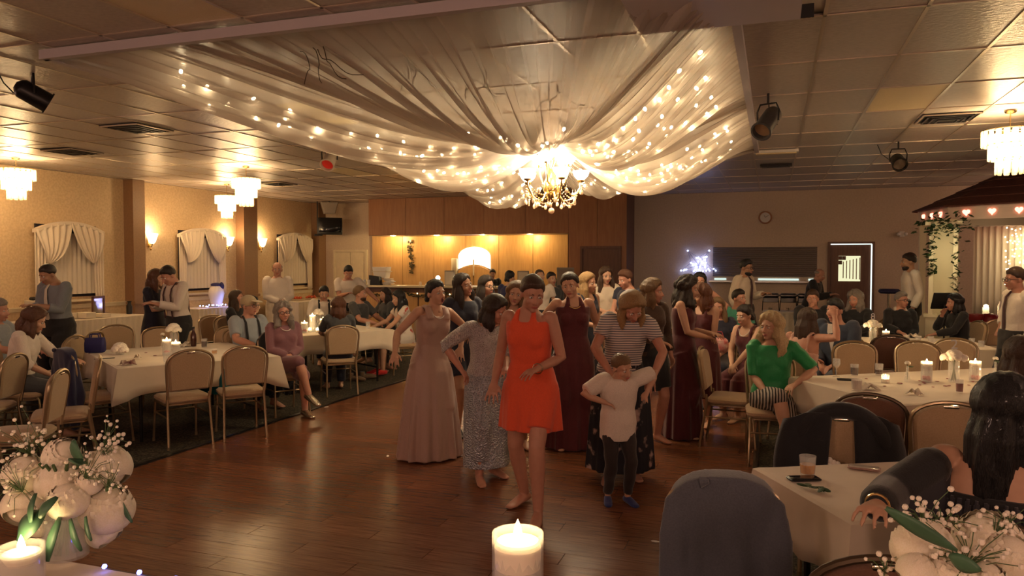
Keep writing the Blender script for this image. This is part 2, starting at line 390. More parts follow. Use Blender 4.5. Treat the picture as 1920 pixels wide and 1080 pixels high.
# ---- back wall: bar niche, soffit, doors, shutter
def bx_at(px, Y=YB):                              # x on the plane y=Y seen in column px
    d = ray(px, 490); return d.x / d.y * Y
bx = [bx_at(v) for v in (692, 1065, 1175)]
NY = 17.6                                                     # soffit front plane
sx0, sx1, sx2 = bx_at(692, NY), bx_at(1066, NY), bx_at(1175, NY)
zs = 2.30 + .12
b = MB(); b.box(((sx0 + sx1) / 2, (NY + YB) / 2, (zs + CEIL) / 2), (sx1 - sx0, YB - NY, CEIL - zs)); sof = struct('soffit', b, m_wood2)
m_wood3 = mat('soffit_wood', (.30, .125, .05), .4, bump=.05, scale=5, col2=(.36, .16, .065), detail=6, stretch=(6, 6, .6))
n = 5; pw = (sx1 - sx0) / n
for k in range(n): b = MB(); b.box((sx0 + (k + .5) * pw, NY - .008, (zs + CEIL) / 2), (pw - .008, .016, CEIL - zs - .01)); obj('soffit_panel', b, m_wood3, sof, smooth=False)
b = MB(); b.box(((sx1 + sx2) / 2, (NY + YB) / 2, CEIL / 2), (sx2 - sx1, YB - NY, CEIL)); rw = struct('wall_bar_side', b, m_wood2)
for k in range(2): b = MB(); b.box((sx1 + (k + .5) * (sx2 - sx1) / 2, NY - .008, CEIL / 2), ((sx2 - sx1) / 2 - .008, .016, CEIL - .02)); obj('wall_panel', b, m_wood3, rw, smooth=False)
wx0, wx1 = bx_at(700), bx_at(1066)
ax = bx_at(891); apx = bx_at(921) - ax                            # arch centre and half width
b = MB(); n = 6; pw = (wx1 - wx0) / n
b.box(((wx0 + wx1) / 2, YB - .02, zs / 2 + .1), (wx1 - wx0, .03, zs + .2)); bw = struct('wall_bar_back', b, m_wood2)
for k in range(n): b = MB(); b.box((wx0 + (k + .5) * pw, YB - .045, (zs + .1) / 2), (pw - .01, .02, zs + .08)); obj('wall_panel', b, m_wood, bw, smooth=False)
# lit arched hatch over a pair of saloon doors
za0, za1 = hz(500, 20.0), hz(463, 20.0)
arch = [(-1, za0 - .06), (-1, za0 + .26)] + [(-math.cos(a) , za0 + .26 + math.sin(a) * (za1 - za0 - .26)) for a in np.linspace(.15, math.pi - .15, 13)] + [(1, za0 + .26), (1, za0 - .06)] + [(x, za0 - .06 + .12 * (1 - x * x)) for x in np.linspace(.9, -.9, 9)]
b = MB(); b.slab([(x * apx, z) for x, z in arch], .03, 'xz', .004, off=(ax, YB - .065, 0)); win = struct('window_4', b, glow('hatch_light', (1.0, .93, .74), 3.2))
d3 = MB(); d3.box((ax, YB - .045, .78), (apx * 2.2, .03, 1.56)); d3o = struct('door_3', d3, m_wood2)
for s in (-1, 1):
    ol = [(0, .25)] + [(x, za0 - .10 + .12 * (1 - x * x)) for x in np.linspace(0, 1, 9)] + [(1, .25)]
    b = MB(); b.slab([(s * (x * apx * .98 + .008), z) for x, z in ol][::s], .035, 'xz', .006, off=(ax, YB - .09, 0)); lf = obj('door_leaf', b, m_wood, d3o)
    b = MB(); b.box((ax + s * apx * .5, YB - .112, 1.2), (apx * .7, .01, .5)); obj('raised_panel', b, m_wood, lf, smooth=False)
b = MB(); b.box((ax, YB - .115, za0 - .02), (.035, .02, .42)); obj('door_stile', b, m_cream, d3o, smooth=False)
# closed door beside the bar, cream double doors, red door with lit window
def bdoor(n, p0, p1, ptop, m, leaves=1, Y=YB, panels=2):
    x0, x1 = bx_at(p0, Y), bx_at(p1, Y); zt = hz(ptop, Y * 1.0); zt = min(2.16, max(2.0, zt))
    b = MB()
    for c, d in (((x0 - .03, Y - .02, zt / 2), (.06, .05, zt)), ((x1 + .03, Y - .02, zt / 2), (.06, .05, zt)), (((x0 + x1) / 2, Y - .02, zt + .03), (x1 - x0 + .12, .05, .06))): b.box(c, d)
    fr = struct('door_%d' % n, b, m); lw = (x1 - x0) / leaves
    for k in range(leaves):
        b = MB(); b.box((x0 + (k + .5) * lw, Y - .012, zt / 2), (lw - .012, .02, zt - .01)); lf = obj('door_leaf', b, m, fr, smooth=False)
        for q in range(panels):
            b = MB(); h = (zt - .3) / panels; b.box((x0 + (k + .5) * lw, Y - .027, .14 + h * (q + .5)), (lw * .66, .012, h - .14)); obj('door_panel', b, m, lf, smooth=False)
    return fr, x0, x1, zt
bdoor(1, 630, 686, 470, m_cream, 2)
bdoor(2, 1093, 1160, 466, m_wood2, 1, NY - .02, 1)
fr, x0, x1, zt = bdoor(4, 1557, 1634, 461, m_wood2, 1, panels=0)
# light leaking round the red door and through its glass
b = MB(); b.box(((x0 + x1) / 2, YB - .05, zt + .005), (x1 - x0, .012, .022)); b.box((x1 - .005, YB - .05, zt / 2), (.026, .012, zt)); obj('door_gap', b, glow('corridor_light', (.85, 1.0, .95), 1.1), fr, smooth=False)
gx0, gx1 = bx_at(1572), bx_at(1613); gz0, gz1 = hz(527, 17.1), hz(480, 17.1)
b = MB(); b.box(((gx0 + gx1) / 2, YB - .03, (gz0 + gz1) / 2), (gx1 - gx0, .02, gz1 - gz0)); obj('door_glass', b, glow('door_glass_light', (.92, .90, .55), .75), fr, smooth=False)
for k in range(6):
    b = MB(); x = gx0 + (gx1 - gx0) * (.22 + .15 * k); b.box((x, YB - .045, (gz0 + gz1) / 2 - .03 * (5 - k) / 5), (.02, .008, (gz1 - gz0) * (.86 - .04 * (5 - k)))); obj('glass_bar', b, m_cream, fr, smooth=False)
for (u, v) in ((.08, .92), (.25, .92), (.08, .74)): b = MB(); b.box((gx0 + (gx1 - gx0) * u, YB - .046, gz0 + (gz1 - gz0) * v), (.075, .01, .085)); obj('glass_note', b, m_wood2, fr, smooth=False)
# roller shutter over the kitchen hatch
hx0, hx1 = bx_at(1337), bx_at(1532); hz0, hz1 = hz(527, 17.6), hz(463, 17.6)
b = MB(); b.box(((hx0 + hx1) / 2, YB - .01, (hz0 + hz1) / 2), (hx1 - hx0 + .1, .03, hz1 - hz0 + .12)); sh = struct('window_5', b, m_wallB)
nsl = 15; hs = (hz1 - hz0 - .1) / nsl; m_sl = mat('shutter_slat', (.17, .14, .12), .5, metal=.2)
for k in range(nsl): b = MB(); b.slab(rect_round(hx1 - hx0, hs * .94, hs * .25, 3), .02, 'xz', .006, off=((hx0 + hx1) / 2, YB - .04, hz0 + .1 + (k + .5) * hs)); obj('slat', b, m_sl, sh)
for q0, q1 in ((1340, 1362), (1422, 1498), (1516, 1526)): b = MB(); b.box(((bx_at(q0) + bx_at(q1)) / 2, YB - .035, hz0 + .04), (bx_at(q1) - bx_at(q0), .02, .04)); obj('hatch_gap', b, glow('kitchen_light', (.8, 1.0, .92), .7), sh, smooth=False)
b = MB(); b.box(((hx0 + hx1) / 2, YB - .12, hz0 - .01), (hx1 - hx0 + .16, .26, .04)); obj('counter_shelf', b, mat('steel', (.5, .5, .5), .3, metal=1), sh, smooth=False)
# wall clock
p = Vector((bx_at(1434), YB - .02, hz(408, 17.6)))
t = thing('wall_clock', 'round wooden wall clock above the kitchen shutter', 'clock', p)
b = MB(); b.slab([(math.cos(a) * .15, math.sin(a) * .15) for a in np.linspace(0, 2 * math.pi, 33)[:-1]], .05, 'xz', .012); obj('rim', b, m_wood3, t)
b = MB(); b.slab([(math.cos(a) * .115, math.sin(a) * .115) for a in np.linspace(0, 2 * math.pi, 33)[:-1]], .012, 'xz', .003, off=(0, -.028, 0)); obj('dial', b, mat('dial', (.6, .56, .5), .2), t)
for L_, a in ((.06, 2.0), (.09, .6)): b = MB(); b.tube([(0, -.037, 0), (math.cos(a) * L_, -.037, math.sin(a) * L_)], .004, 6); obj('clock_hand', b, m_black, t)
b = MB(); b.box((0, 0, 0), (.1, .06, .12)); b.ell((-.07, -.03, 0), .04); b.ell((.07, -.03, 0), .04); tag(obj('emergency_lamp', b, m_white, loc=(bx_at(1690), YB - .03, hz(440, 17.))), 'small twin headed emergency lamp on the dim back wall', 'wall lamp')
# ---- stage riser under the head table
b = MB(); b.box((0, -.75, .15), (9, 4.3, .3)); struct('floor_stage', b, m_carpet)
# ================================================================= LAMPS AND DRAPERY
m_bulb = glow('fairy_bulb', (1.0, .78, .44), 75)
m_wire = mat('wire', (.05, .035, .02), .6)
m_drape = sheer('drape_sheer', (.66, .58, .51), .36, .55)
CX, CY, CZ = -2.30, 8.0, 3.0
FX0, FX1, FY0, FY1 = -5.3, -.25, 4.4, 11.4
can = thing('ceiling_drapery', 'ivory sheer drapery swagged from a ceiling frame to the centre chandelier', 'drapery', (CX, CY, 0))
for c, d in ((((FX0 + FX1) / 2, FY0, CEIL - .04), (FX1 - FX0 + .06, .06, .07)), (((FX0 + FX1) / 2, FY1, CEIL - .04), (FX1 - FX0 + .06, .06, .07)), ((FX0, (FY0 + FY1) / 2, CEIL - .04), (.06, FY1 - FY0, .07)), ((FX1, (FY0 + FY1) / 2, CEIL - .04), (.06, FY1 - FY0, .07))):
    b = MB(); b.box((c[0] - CX, c[1] - CY, c[2]), d); obj('frame_rail', b, mat('frame_lilac', (.5, .45, .48), .5), can, smooth=False)
# perimeter walked counter-clockwise from the near right corner
PER = [(FX1, FY0), (FX1, FY1), (FX0, FY1), (FX0, FY0), (FX1, FY0)]
seglen = [math.dist(PER[i], PER[i + 1]) for i in range(4)]; TOT = sum(seglen)
def per(s):
    s %= TOT
    for i in range(4):
        if s <= seglen[i]: a = s / seglen[i]; return np.array([PER[i][0] + (PER[i + 1][0] - PER[i][0]) * a, PER[i][1] + (PER[i + 1][1] - PER[i][1]) * a])
        s -= seglen[i]
    return np.array(PER[0])
def drape_point(s0, s1, u, v, sag, zg, pl, seed):
    e = per(s0 + (s1 - s0) * u); th = math.atan2(e[1] - CY, e[0] - CX)
    g = np.array([CX + .16 * math.cos(th), CY + .16 * math.sin(th)])
    vv = v ** .9; p = e + (g - e) * vv
    bow = math.sin(math.pi * min(1, max(0, u)))
    z = (CEIL - .03) + (zg - CEIL + .03) * vv - sag * (.16 + .84 * bow ** .8) * math.sin(math.pi * v ** 1.15) ** 1.0
    f = math.sin(u * pl * 6.283 + seed) * .5 + .5 * math.sin(u * pl * 2.63 * 6.283 + seed * 2.1 + 3 * v) + .35 * math.sin(u * pl * .41 * 6.283 + seed)
    z += f * .055 * (math.sin(math.pi * min(1, v * .95 + .08)) ** .6)
    r = np.array([-math.sin(th), math.cos(th)]) * f * .02
    return np.array([p[0] + r[0] - CX, p[1] + r[1] - CY, z])
PANELS = [  # start, end along the rail, sag, gather height, pleats
    (-4.0, .35, .34, 3.00, 13), (.0, 3.9, .46, 3.02, 11), (3.4, 7.3, .58, 2.98, 11), (6.9, 10.2, .52, 2.96, 10), (9.8, 13.2, .62, 2.94, 11), (12.8, 16.6, .50, 2.98, 11), (16.2, 20.3, .40, 3.0, 12)]
for k, (s0, s1, sag, zg, pl) in enumerate(PANELS):
    g = np.array([[drape_point(s0, s1, i / 150, j / 30, sag, zg, pl, k * 1.7) for j in range(31)] for i in range(151)])
    b = MB(); b.grid(g); obj('drape_panel', b, m_drape, can)
b = MB(); b.lathe([(.05, 3.36), (.17, 3.03), (.2, 2.97), (.15, 2.93), (.05, 2.95)], 20); obj('gather_ring', b, m_drape, can)
# ---- fairy lights strung above the sheer cloth: one strand per swag
b = MB(); b.ell((0, 0, 0), (.014, .014, .019), 6, 4); bulb_me = b.mesh('bulb', (m_bulb,))
strand_lab = ['swag that starts on the head table side', 'swag toward the gazebo', 'swag toward the kitchen shutter', 'swag in front of the bar soffit', 'swag toward the television', 'swag toward the wall sconces', 'swag over the open floor']
NB = [8, 56, 56, 30, 44, 56, 48]
for k, (s0, s1, sag, zg, pl) in enumerate(PANELS):
    t = thing('fairy_lights', 'strand of warm fairy lights lying on the ' + strand_lab[k], 'string lights', (CX, CY, 0), 0)
    pts = []; rows = 4
    for j in range(rows):
        uu = .12 + .76 * (j + .5) / rows + random.uniform(-.04, .04)
        vs_ = np.linspace(.12 if k not in (0,) else .6, .86, max(3, NB[k] // rows)); line = []
        for v in vs_:
            du = .035 * math.sin(v * 37 + j) + random.uniform(-.03, .03)
            q = drape_point(s0, s1, min(.97, max(.03, uu + du)), float(v), sag, zg, pl, k * 1.7) + np.array([0, 0, .03 + random.uniform(0, .03)])
            q[2] = min(q[2], CEIL - .03); line.append(q)
        wire = MB(); wire.tube([line[0] + np.array([0, 0, .02])] + [l + np.array([0, 0, .016]) for l in line], .0028, 4); obj('wire', wire, m_wire, t)
        for q in line[:-1]:
            q2 = q + np.array([random.uniform(-.04, .04), random.uniform(-.04, .04), random.uniform(-.012, .012)]); q2[2] = min(q2[2], CEIL - .02)
            link('bulb', bulb_me, t, tuple(q2), (random.uniform(-1, 1), random.uniform(-1, 1), 0))
# dark dangling cord loops over the near swags
for n, (px, py) in enumerate(((395, 160), (580, 100), (770, 120), (880, 140), (1035, 165))):
    p = onz(px, py, 3.22); b = MB()
    for q in range(4):
        a = np.array([p.x + random.uniform(-.1, .1), p.y, 3.26]); b.tube([a + np.array([.05 * math.sin(3 * s + q) + .08 * s * (q - 1.5), .25 * s, -.02 - .10 * s + .02 * math.sin(8 * s + q)]) for s in np.linspace(0, 1.3, 12)], .0035, 4)
    tag(obj('light_cord', b, m_wire), ('dark tangled light cord at the drape corner by the black stage lamp', 'dark twig like light cord lying over the drape fold', 'dark hanging light cord with unlit bulbs on the near drape', 'dark looped light cord beside the central drape fold', 'dark light cord showing through the drape above the chandelier')[n], 'light cord')
# ---- centre chandelier
m_shade = glow('shade_glass', (1.0, .86, .60), 40); m_gold = mat('gilt', (.85, .62, .28), .22, metal=1.0)
m_crys = mat('crystal_amber', (.75, .48, .30), .08, trans=.0, spec=.9, coat=.6, col2=(.9, .66, .45), scale=9)
ch = thing('chandelier', 'gilt chandelier with glowing white glass bowls and amber crystal drops', 'chandelier', (CX, CY, 0))
b = MB(); b.lathe([(.012, 3.3), (.012, 2.98), (.05, 2.95), (.03, 2.9), (.06, 2.84), (.025, 2.76), (.05, 2.68), (.085, 2.60), (.09, 2.52), (.05, 2.45), (.02, 2.40), (.0, 2.38)], 16); obj('stem', b, m_gold, ch)
for n in range(8):
    up = n >= 5; a = (n * 2 * math.pi / 5 + .3) if not up else ((n - 5) * 2 * math.pi / 3 + .5)
    rad, zb = (.32, 2.60) if not up else (.19, 2.78); ca, sa = math.cos(a), math.sin(a)
    path = [(ca * r, sa * r, z) for r, z in ((.04, zb - .05), (rad * .4, zb - .20), (rad * .75, zb - .17), (rad * .98, zb - .05), (rad, zb + .02))]
    b = MB(); b.tube(path, .011, 8); b.lathe([(.0, zb), (.035, zb + .01), (.045, zb + .03), (.03, zb + .04)], 10, (ca * rad, sa * rad, 0)); arm = obj('arm', b, m_gold, ch)
    b = MB(); b.lathe([(.025, zb + .04), (.05, zb + .05), (.078, zb + .085), (.092, zb + .13), (.088, zb + .13), (.07, zb + .085), (.02, zb + .05)], 16, (ca * rad, sa * rad, 0)); obj('glass_bowl', b, m_shade, arm)
    if not up:
        for q in range(2):                                   # bead swags between arms
            a2 = a + 2 * math.pi / 5; zt = zb - .02 - q * .09; rr = rad * (1 - q * .12)
            b = MB()
            for s in np.linspace(0, 1, 15):
                aa = a + (a2 - a) * s; z = zt - .13 * math.sin(math.pi * s); b.ell((math.cos(aa) * rr * (1 - .12 * math.sin(math.pi * s)), math.sin(aa) * rr * (1 - .12 * math.sin(math.pi * s)), z), .010, 6, 4)
            obj('bead_swag', b, m_crys if q else m_gold, ch)
b = MB(); b.lathe([(0, -.055), (.012, -.05), (.019, -.03), (.012, -.008), (.003, 0), (.002, .03)], 8); drop_me = b.mesh('crystal_drop', (m_crys,))
for n in range(26):
    a = n * 2.39996; r_ = (.33, .28, .2)[n % 3]; link('crystal_drop', drop_me, ch, (math.cos(a) * r_, math.sin(a) * r_, (2.52, 2.42, 2.38)[n % 3]))
b = MB(); b.ell((0, 0, 2.30), .034); b.tube([(0, 0, 2.32), (0, 0, 2.39)], .004); obj('crystal_ball', b, m_crys, ch)
point('chandelier_lamp', (CX, CY, 2.66), 72, (1.0, .72, .42), .16)
# ---- tiered glass chandeliers
m_pane = sheer('chandelier_pane', (.95, .85, .6), .55, .6, .18); m_lamp = glow('candle_bulb', (1.0, .76, .42), 95)
b = MB(); b.slab(rect_round(.058, .17, .012, 3), .007, 'xz', .002); pane_me = b.mesh('glass_pane', (m_pane,))
b = MB(); b.ell((0, 0, 0), (.017, .017, .035), 8, 6); lamp_me = b.mesh('bulb', (m_lamp,))
def tier_chandelier(p, zt, lab, energy, sc=1.0):
    t = thing('glass_chandelier', lab, 'chandelier', (p[0], p[1], 0), random.random())
    b = MB(); b.tube([(0, 0, CEIL - .01), (0, 0, zt)], .006, 6); b.lathe([(.0, CEIL - .005), (.06, CEIL - .012), (.05, CEIL - .03), (.01, CEIL - .04)], 12); obj('rod', b, m_brass, t)
    for k, (r_, n, z) in enumerate(((.245, 22, zt - .03), (.185, 17, zt - .18), (.12, 11, zt - .33))):
        r_ *= sc; b = MB(); a = np.linspace(0, 2 * math.pi, 25)
        b.tube([(math.cos(x) * r_, math.sin(x) * r_, z + .085) for x in a], .006, 6)
        for x in a[:-1:6]: b.tube([(0, 0, z + .085), (math.cos(x) * r_, math.sin(x) * r_, z + .085)], .004, 4)
        ring = obj('ring', b, m_brass, t)
        for i in range(n): x = 2 * math.pi * i / n; link('glass_pane', pane_me, ring, (math.cos(x) * r_, math.sin(x) * r_, z), (0, 0, x + math.pi / 2))
        for i in range((6, 4, 2)[k]): x = 2 * math.pi * i / (6, 4, 2)[k]; link('bulb', lamp_me, t, (math.cos(x) * r_ * .6, math.sin(x) * r_ * .6, z + .01))
    l = point('chandelier_glow', (0, 0, zt - .1), energy, (1.0, .66, .34), .2, t)
TC = [((-11.2, 8.75), 3.13, 'tiered glass panel chandelier by the window beside the grey shirted man'), ((-8.5, 10.8), 3.10, 'tiered glass panel chandelier hanging over the older guests table'), ((-10.8, 13.1), 3.06, 'tiered glass panel chandelier close to the middle window'), ((2.38, 9.5), 3.10, 'tiered glass panel chandelier in front of the gazebo roof')]
for q, (p, zt, lab) in enumerate(TC): tier_chandelier(p, zt, lab, (46, 40, 40, 42)[q], 1.08 if q in (0, 3) else .95)
# ---- wall sconces
def sconce(y, z, lab, e):
    t = thing('wall_sconce', lab, 'wall lamp', (XL + .02, y, z))
    b = MB(); b.slab(rect_round(.09, .22, .04, 4), .03, 'yz', .008, off=(.02, 0, -.06)); b.tube([(.03, 0, -.12), (.08, 0, -.15), (.1, 0, -.08)], .012, 8); b.ell((.06, 0, -.2), (.02, .02, .03)); obj('bracket', b, m_brass, t)
    b = MB(); a = np.linspace(0, 2 * math.pi, 17)[:-1]
    for_r = [(.03, -.09), (.07, -.05), (.1, .03), (.13, .12)]
    b.loft([np.c_[.1 + np.cos(a) * r_ * .75, np.sin(a) * r_ * (1 + .05 * np.cos(a * 8)), np.full(16, zz)] for r_, zz in for_r], cap=False); obj('glass_shade', b, glow('sconce_shade', (1.0, .78, .45), 5.0), t)
    point('sconce_lamp', (.17, 0, .16), e, (1.0, .64, .30), .05, t)
for y, lab in ((12.38, 'lit tulip glass wall sconce touching the dark pilaster'), (14.72, 'lit tulip glass wall sconce beside the middle window'), (15.95, 'lit tulip glass wall sconce between the far pilaster and corner window')): sconce(y, 2.2, lab, 15)
# bar downlights inside the niche
for k in range(4): l = point('bar_downlight', (wx0 + (wx1 - wx0) * (.15 + .23 * k), YB - .42, zs - .06), 24, (1.0, .70, .30), .06)
# ---- stage lamps on the ceiling
def par_can(p, rz, tilt, lab, m=m_dark, gel=None, L=.24):
    t = thing('stage_lamp', lab, 'stage lamp', (p[0], p[1], p[2]), rz)
    Mx = np.array(Matrix.Rotation(tilt, 3, 'X'))
    a = np.linspace(0, 2 * math.pi, 25)[:-1]
    ring = lambda r_, y: (np.c_[np.cos(a) * r_, np.full(24, y), np.sin(a) * r_]) @ Mx.T
    b = MB(); b.loft([ring(.03, -L * .62), ring(.07, -L * .5), ring(.085, -L * .4), ring(.088, L * .5), ring(.10, L * .5), ring(.10, L * .56), ring(.082, L * .56), ring(.08, L * .3)], cap=False); obj('can', b, m, t)
    b = MB(); b.loft([ring(.0001, L * .4), ring(.082, L * .38)], cap=False); obj('lens', b, gel or mat('lens_dark', (.10, .07, .05), .1, coat=1), t)
    b = MB(); b.tube([(-.105, 0, 0), (-.11, 0, .1), (-.08, 0, .17), (.08, 0, .17), (.11, 0, .1), (.105, 0, 0)], .009, 6); b.tube([(0, 0, .17), (0, 0, CEIL - p[2])], .012, 6); obj('yoke', b, m_dark, t)
    b = MB(); b.tube([(0, -L * .6, 0), (.08, -L * .9, .06), (.16, -L * 1.1, .14), (.2, -L * 1.3, CEIL - p[2])], .006, 5); obj('cable', b, m_black, t)
p = onz(62, 178, 3.2); par_can((p.x, p.y, 3.2), R(-35), R(-28), 'black stage lamp hung above the guests near the drape corner')
p = onz(618, 300, 3.12); par_can((p.x, p.y, 3.12), tocam(p) + R(-20), R(-40), 'cream stage lamp with a red lens just beneath the drape', mat('lamp_cream', (.6, .5, .4), .5), mat('gel_red', (.75, .04, .03), .3, emit=(1, .05, .02), estr=.06))
p = onz(1440, 228, 3.1); par_can((p.x, p.y, 3.1), tocam(p) + R(-25), R(-38), 'long black stage lamp with trailing cable beside the drapery', mat('lamp_grey', (.05, .048, .05), .35), mat('lens_glint', (.3, .18, .1), .15, coat=1), .34)
p = onz(1684, 303, 3.1); par_can((p.x, p.y, 3.1), tocam(p) + R(15), R(-30), 'small black stage lamp on the ceiling before the gazebo', L=.2)
# ---- corner television and speaker
p = Vector((-11.35, 17.85, 0)); rz = tocam(p) + R(8)
t = thing('television', 'small black television on a bracket in the back corner', 'television', (p.x, p.y, hz(425, 20.8)), rz)
b = MB(); b.slab(rect_round(.66, .46, .02, 3), .07, 'xz', .01); obj('casing', b, m_black, t)
b = MB(); b.slab(rect_round(.58, .37, .01, 3), .01, 'xz', .003, off=(0, .04, .02)); obj('screen', b, mat('screen', (.01, .01, .012), .12), t)
b = MB(); b.tube([(.3, -.05, -.24), (.3, -.2, -.24), (.3, -.2, CEIL - hz(425, 20.8))], .02); b.box((.3, -.05, -.24), (.2, .2, .04)); obj('bracket', b, m_dark, t)
b = MB(); b.slab([(-.23, .24), (.23, .24), (.14, -.08), (-.14, -.08)], .25, 'xz', .02); tag(obj('speaker', b, mat('speaker_grey', (.32, .28, .24), .6), loc=(p.x, p.y - .02, hz(397, 20.8)), rot=(0, 0, rz)), 'pale tapered speaker mounted above the corner television', 'speaker')
b = MB(); b.tube([(0, -.02, .1), (0, -.02, CEIL - hz(397, 20.8))], .02); obj('mount', b, m_dark, bpy.data.objects['speaker'])
# ================================================================= CHAIRS
m_pad = mat('chair_pad_tan', (.40, .275, .155), .75, bump=.25, scale=160, col2=(.46, .32, .19), sheen=.25)
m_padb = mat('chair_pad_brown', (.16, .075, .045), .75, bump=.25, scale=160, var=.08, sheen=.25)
m_leg = mat('chair_bronze', (.42, .32, .20), .32, metal=.85)
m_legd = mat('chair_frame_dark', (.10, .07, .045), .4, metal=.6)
m_slot = mat('slot_chrome', (.8, .75, .65), .15, metal=1)
def crown(w0, w1, z0, z1, n=15):                    # backrest outline with an arched top
    o = [(-w0, z0), (-w1, z0 + (z1 - z0) * .62)]
    for k in range(n): a = math.pi - math.pi * k / (n - 1); o.append((math.cos(a) * w1, z0 + (z1 - z0) * .70 + math.sin(a) ** .8 * (z1 - z0) * .30))
    return o + [(w1, z0 + (z1 - z0) * .62), (w0, z0)]
def lean(p, a=R(9)):                                # tilt the back plane about the seat rear edge
    p = np.asarray(p, float); y = p[..., 1]; z = p[..., 2] - .47
    return np.stack([p[..., 0], -.21 + y * math.cos(a) - z * math.sin(a), .47 + y * math.sin(a) + z * math.cos(a)], -1)
def make_chair(pad, frame):
    ch_ = {}
    b = MB(); b.slab(rect_round(.43, .43, .07, 5), .065, 'xy', .022, off=(0, .01, .445)); ch_['seat'] = b.mesh('seat', (pad,))
    b = MB(); b.slab(rect_round(.41, .41, .06, 5), .02, 'xy', .004, off=(0, .01, .405)); ch_['seat_pan'] = b.mesh('seat_pan', (frame,))
    b = MB(); b.slab(crown(.175, .195, .54, .91), .05, 'xz', .018); v = np.concatenate(b.v); b.v = [lean(v)]; ch_['backrest'] = b.mesh('backrest', (pad,))
    ol = crown(.19, .212, .47, .93, 15); b = MB(); b.tube([tuple(lean((x, -.012, z))) for x, z in ol], (.0125), 8); ch_['back_frame'] = b.mesh('back_frame', (frame,))
    b = MB(); b.slab(rect_round(.085, .018, .008, 3), .03, 'xz', .003); v = np.concatenate(b.v) + np.array([0, -.012, .905]); b.v = [lean(v)]; ch_['handle_slot'] = b.mesh('handle_slot', (m_slot,))
    legs = []
    for sx in (-1, 1):
        b = MB(); b.tube([(sx * .18, .19, .42), (sx * .19, .21, .40), (sx * .2, .245, .02)], .0115, 8); b.lathe([(.014, 0), (.014, .03)], 8, (sx * .2, .246, 0), cap=True); legs.append(b.mesh('leg', (frame,)))
        b = MB(); b.tube([(sx * .19, -.205, .50), (sx * .19, -.2, .42), (sx * .2, -.26, .02)], .0125, 8); b.lathe([(.014, 0), (.014, .03)], 8, (sx * .2, -.261, 0), cap=True); legs.append(b.mesh('leg', (frame,)))
    st = []
    for sx in (-1, 1): b = MB(); b.tube([(sx * .192, .224, .29), (sx * .196, -.226, .29)], .008, 6); st.append(b.mesh('stretcher', (frame,)))
    b = MB(); b.tube([(-.192, .224, .29), (.192, .224, .29)], .008, 6); st.append(b.mesh('stretcher', (frame,)))
    return ch_, legs, st
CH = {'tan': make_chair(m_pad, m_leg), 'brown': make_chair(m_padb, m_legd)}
def chair(p, rz, lab, kind='tan', group=None):
    t = thing('banquet_chair', lab, 'chair', (p[0], p[1], 0), rz, group); c, legs, st = CH[kind]
    for k, me in c.items():
        o = link(k, me, t)
    for me in legs: link('leg', me, t)
    for me in st: link('stretcher', me, t)
    return t
# ================================================================= TABLES
m_cloth = mat('tablecloth_ivory', (.70, .60, .46), .75, bump=.12, scale=6, var=.03, sheen=.2, detail=3)
m_tbl = mat('table_ply', (.25, .16, .09), .6)
def table(c, ax, L_, W_, lab, clab, drop=.26, h=.74, loc_z=0.0):
    """folding table pair under one cloth; c centre, ax direction of the long side"""
    t = thing('banquet_table', lab, 'table', (c[0], c[1], loc_z), ax)
    b = MB(); b.slab(rect_round(L_, W_, .03, 3), .03, 'xy', .004, off=(0, 0, h - .02)); obj('tabletop', b, m_tbl, t)
    for sx in (-1, 1):
        for sy in (-1, 1): b = MB(); b.tube([(sx * (L_ / 2 - .2), sy * (W_ / 2 - .1), h - .04), (sx * (L_ / 2 - .2), sy * (W_ / 2 - .1), .0)], .016, 8); obj('leg', b, m_dark, t)
        b = MB(); b.tube([(sx * (L_ / 2 - .2), -W_ / 2 + .1, .2), (sx * (L_ / 2 - .2), W_ / 2 - .1, .2)], .012, 6); obj('crossbar', b, m_dark, t)
    per_ = []; n = 26; hx, hy = L_ / 2 + .006, W_ / 2 + .006
    cs = [(hx, -hy), (hx, hy), (-hx, hy), (-hx, -hy)]
    for q in range(4):
        p0, p1 = np.array(cs[q]), np.array(cs[(q + 1) % 4])
        for k in range(n): per_.append((p0 + (p1 - p0) * k / n, k / n, q))
    sd = random.random() * 6; rings = [[], [], [], [], []]
    for p, s, q in per_:
        nrm = np.array([(1, 0), (0, 1), (-1, 0), (0, -1)][q], float); cr = max(0, 1 - min(s, 1 - s) * 6)
        if s < 1e-6: nrm = nrm + np.array([(1, 0), (0, 1), (-1, 0), (0, -1)][q - 1], float)
        wv = math.sin(s * 17 + q * 2 + sd) * .5 + math.sin(s * 31 + sd * 2) * .3
        for k, f in enumerate((0, .02, .35, .7, 1.0)):
            o_ = nrm * (.012 + (.018 * wv + .05 * cr ** 2) * f + .01 * f); z = h + .006 - (drop + .08 * cr ** 2 + .008 * wv) * f
            if k == 0: o_ = -nrm * .006; z = h + .008
            rings[k].append((p[0] + o_[0], p[1] + o_[1], z))
    b = MB(); b.loft([np.array(r_) for r_ in rings], cap=False); b.f.append(tuple(range(len(per_)))); b.mi.append(0)
    o = obj('tablecloth', b, m_cloth, None, (c[0], c[1], loc_z), (0, 0, ax)); tag(o, clab, 'tablecloth'); md = o.modifiers.new('s', 'SOLIDIFY'); md.thickness = .004; md.offset = -1
    return t
def place(c, ax, u, v):                              # point on a table: u along, v across (metres from centre)
    return np.array([c[0] + math.cos(ax) * u - math.sin(ax) * v, c[1] + math.sin(ax) * u + math.cos(ax) * v])
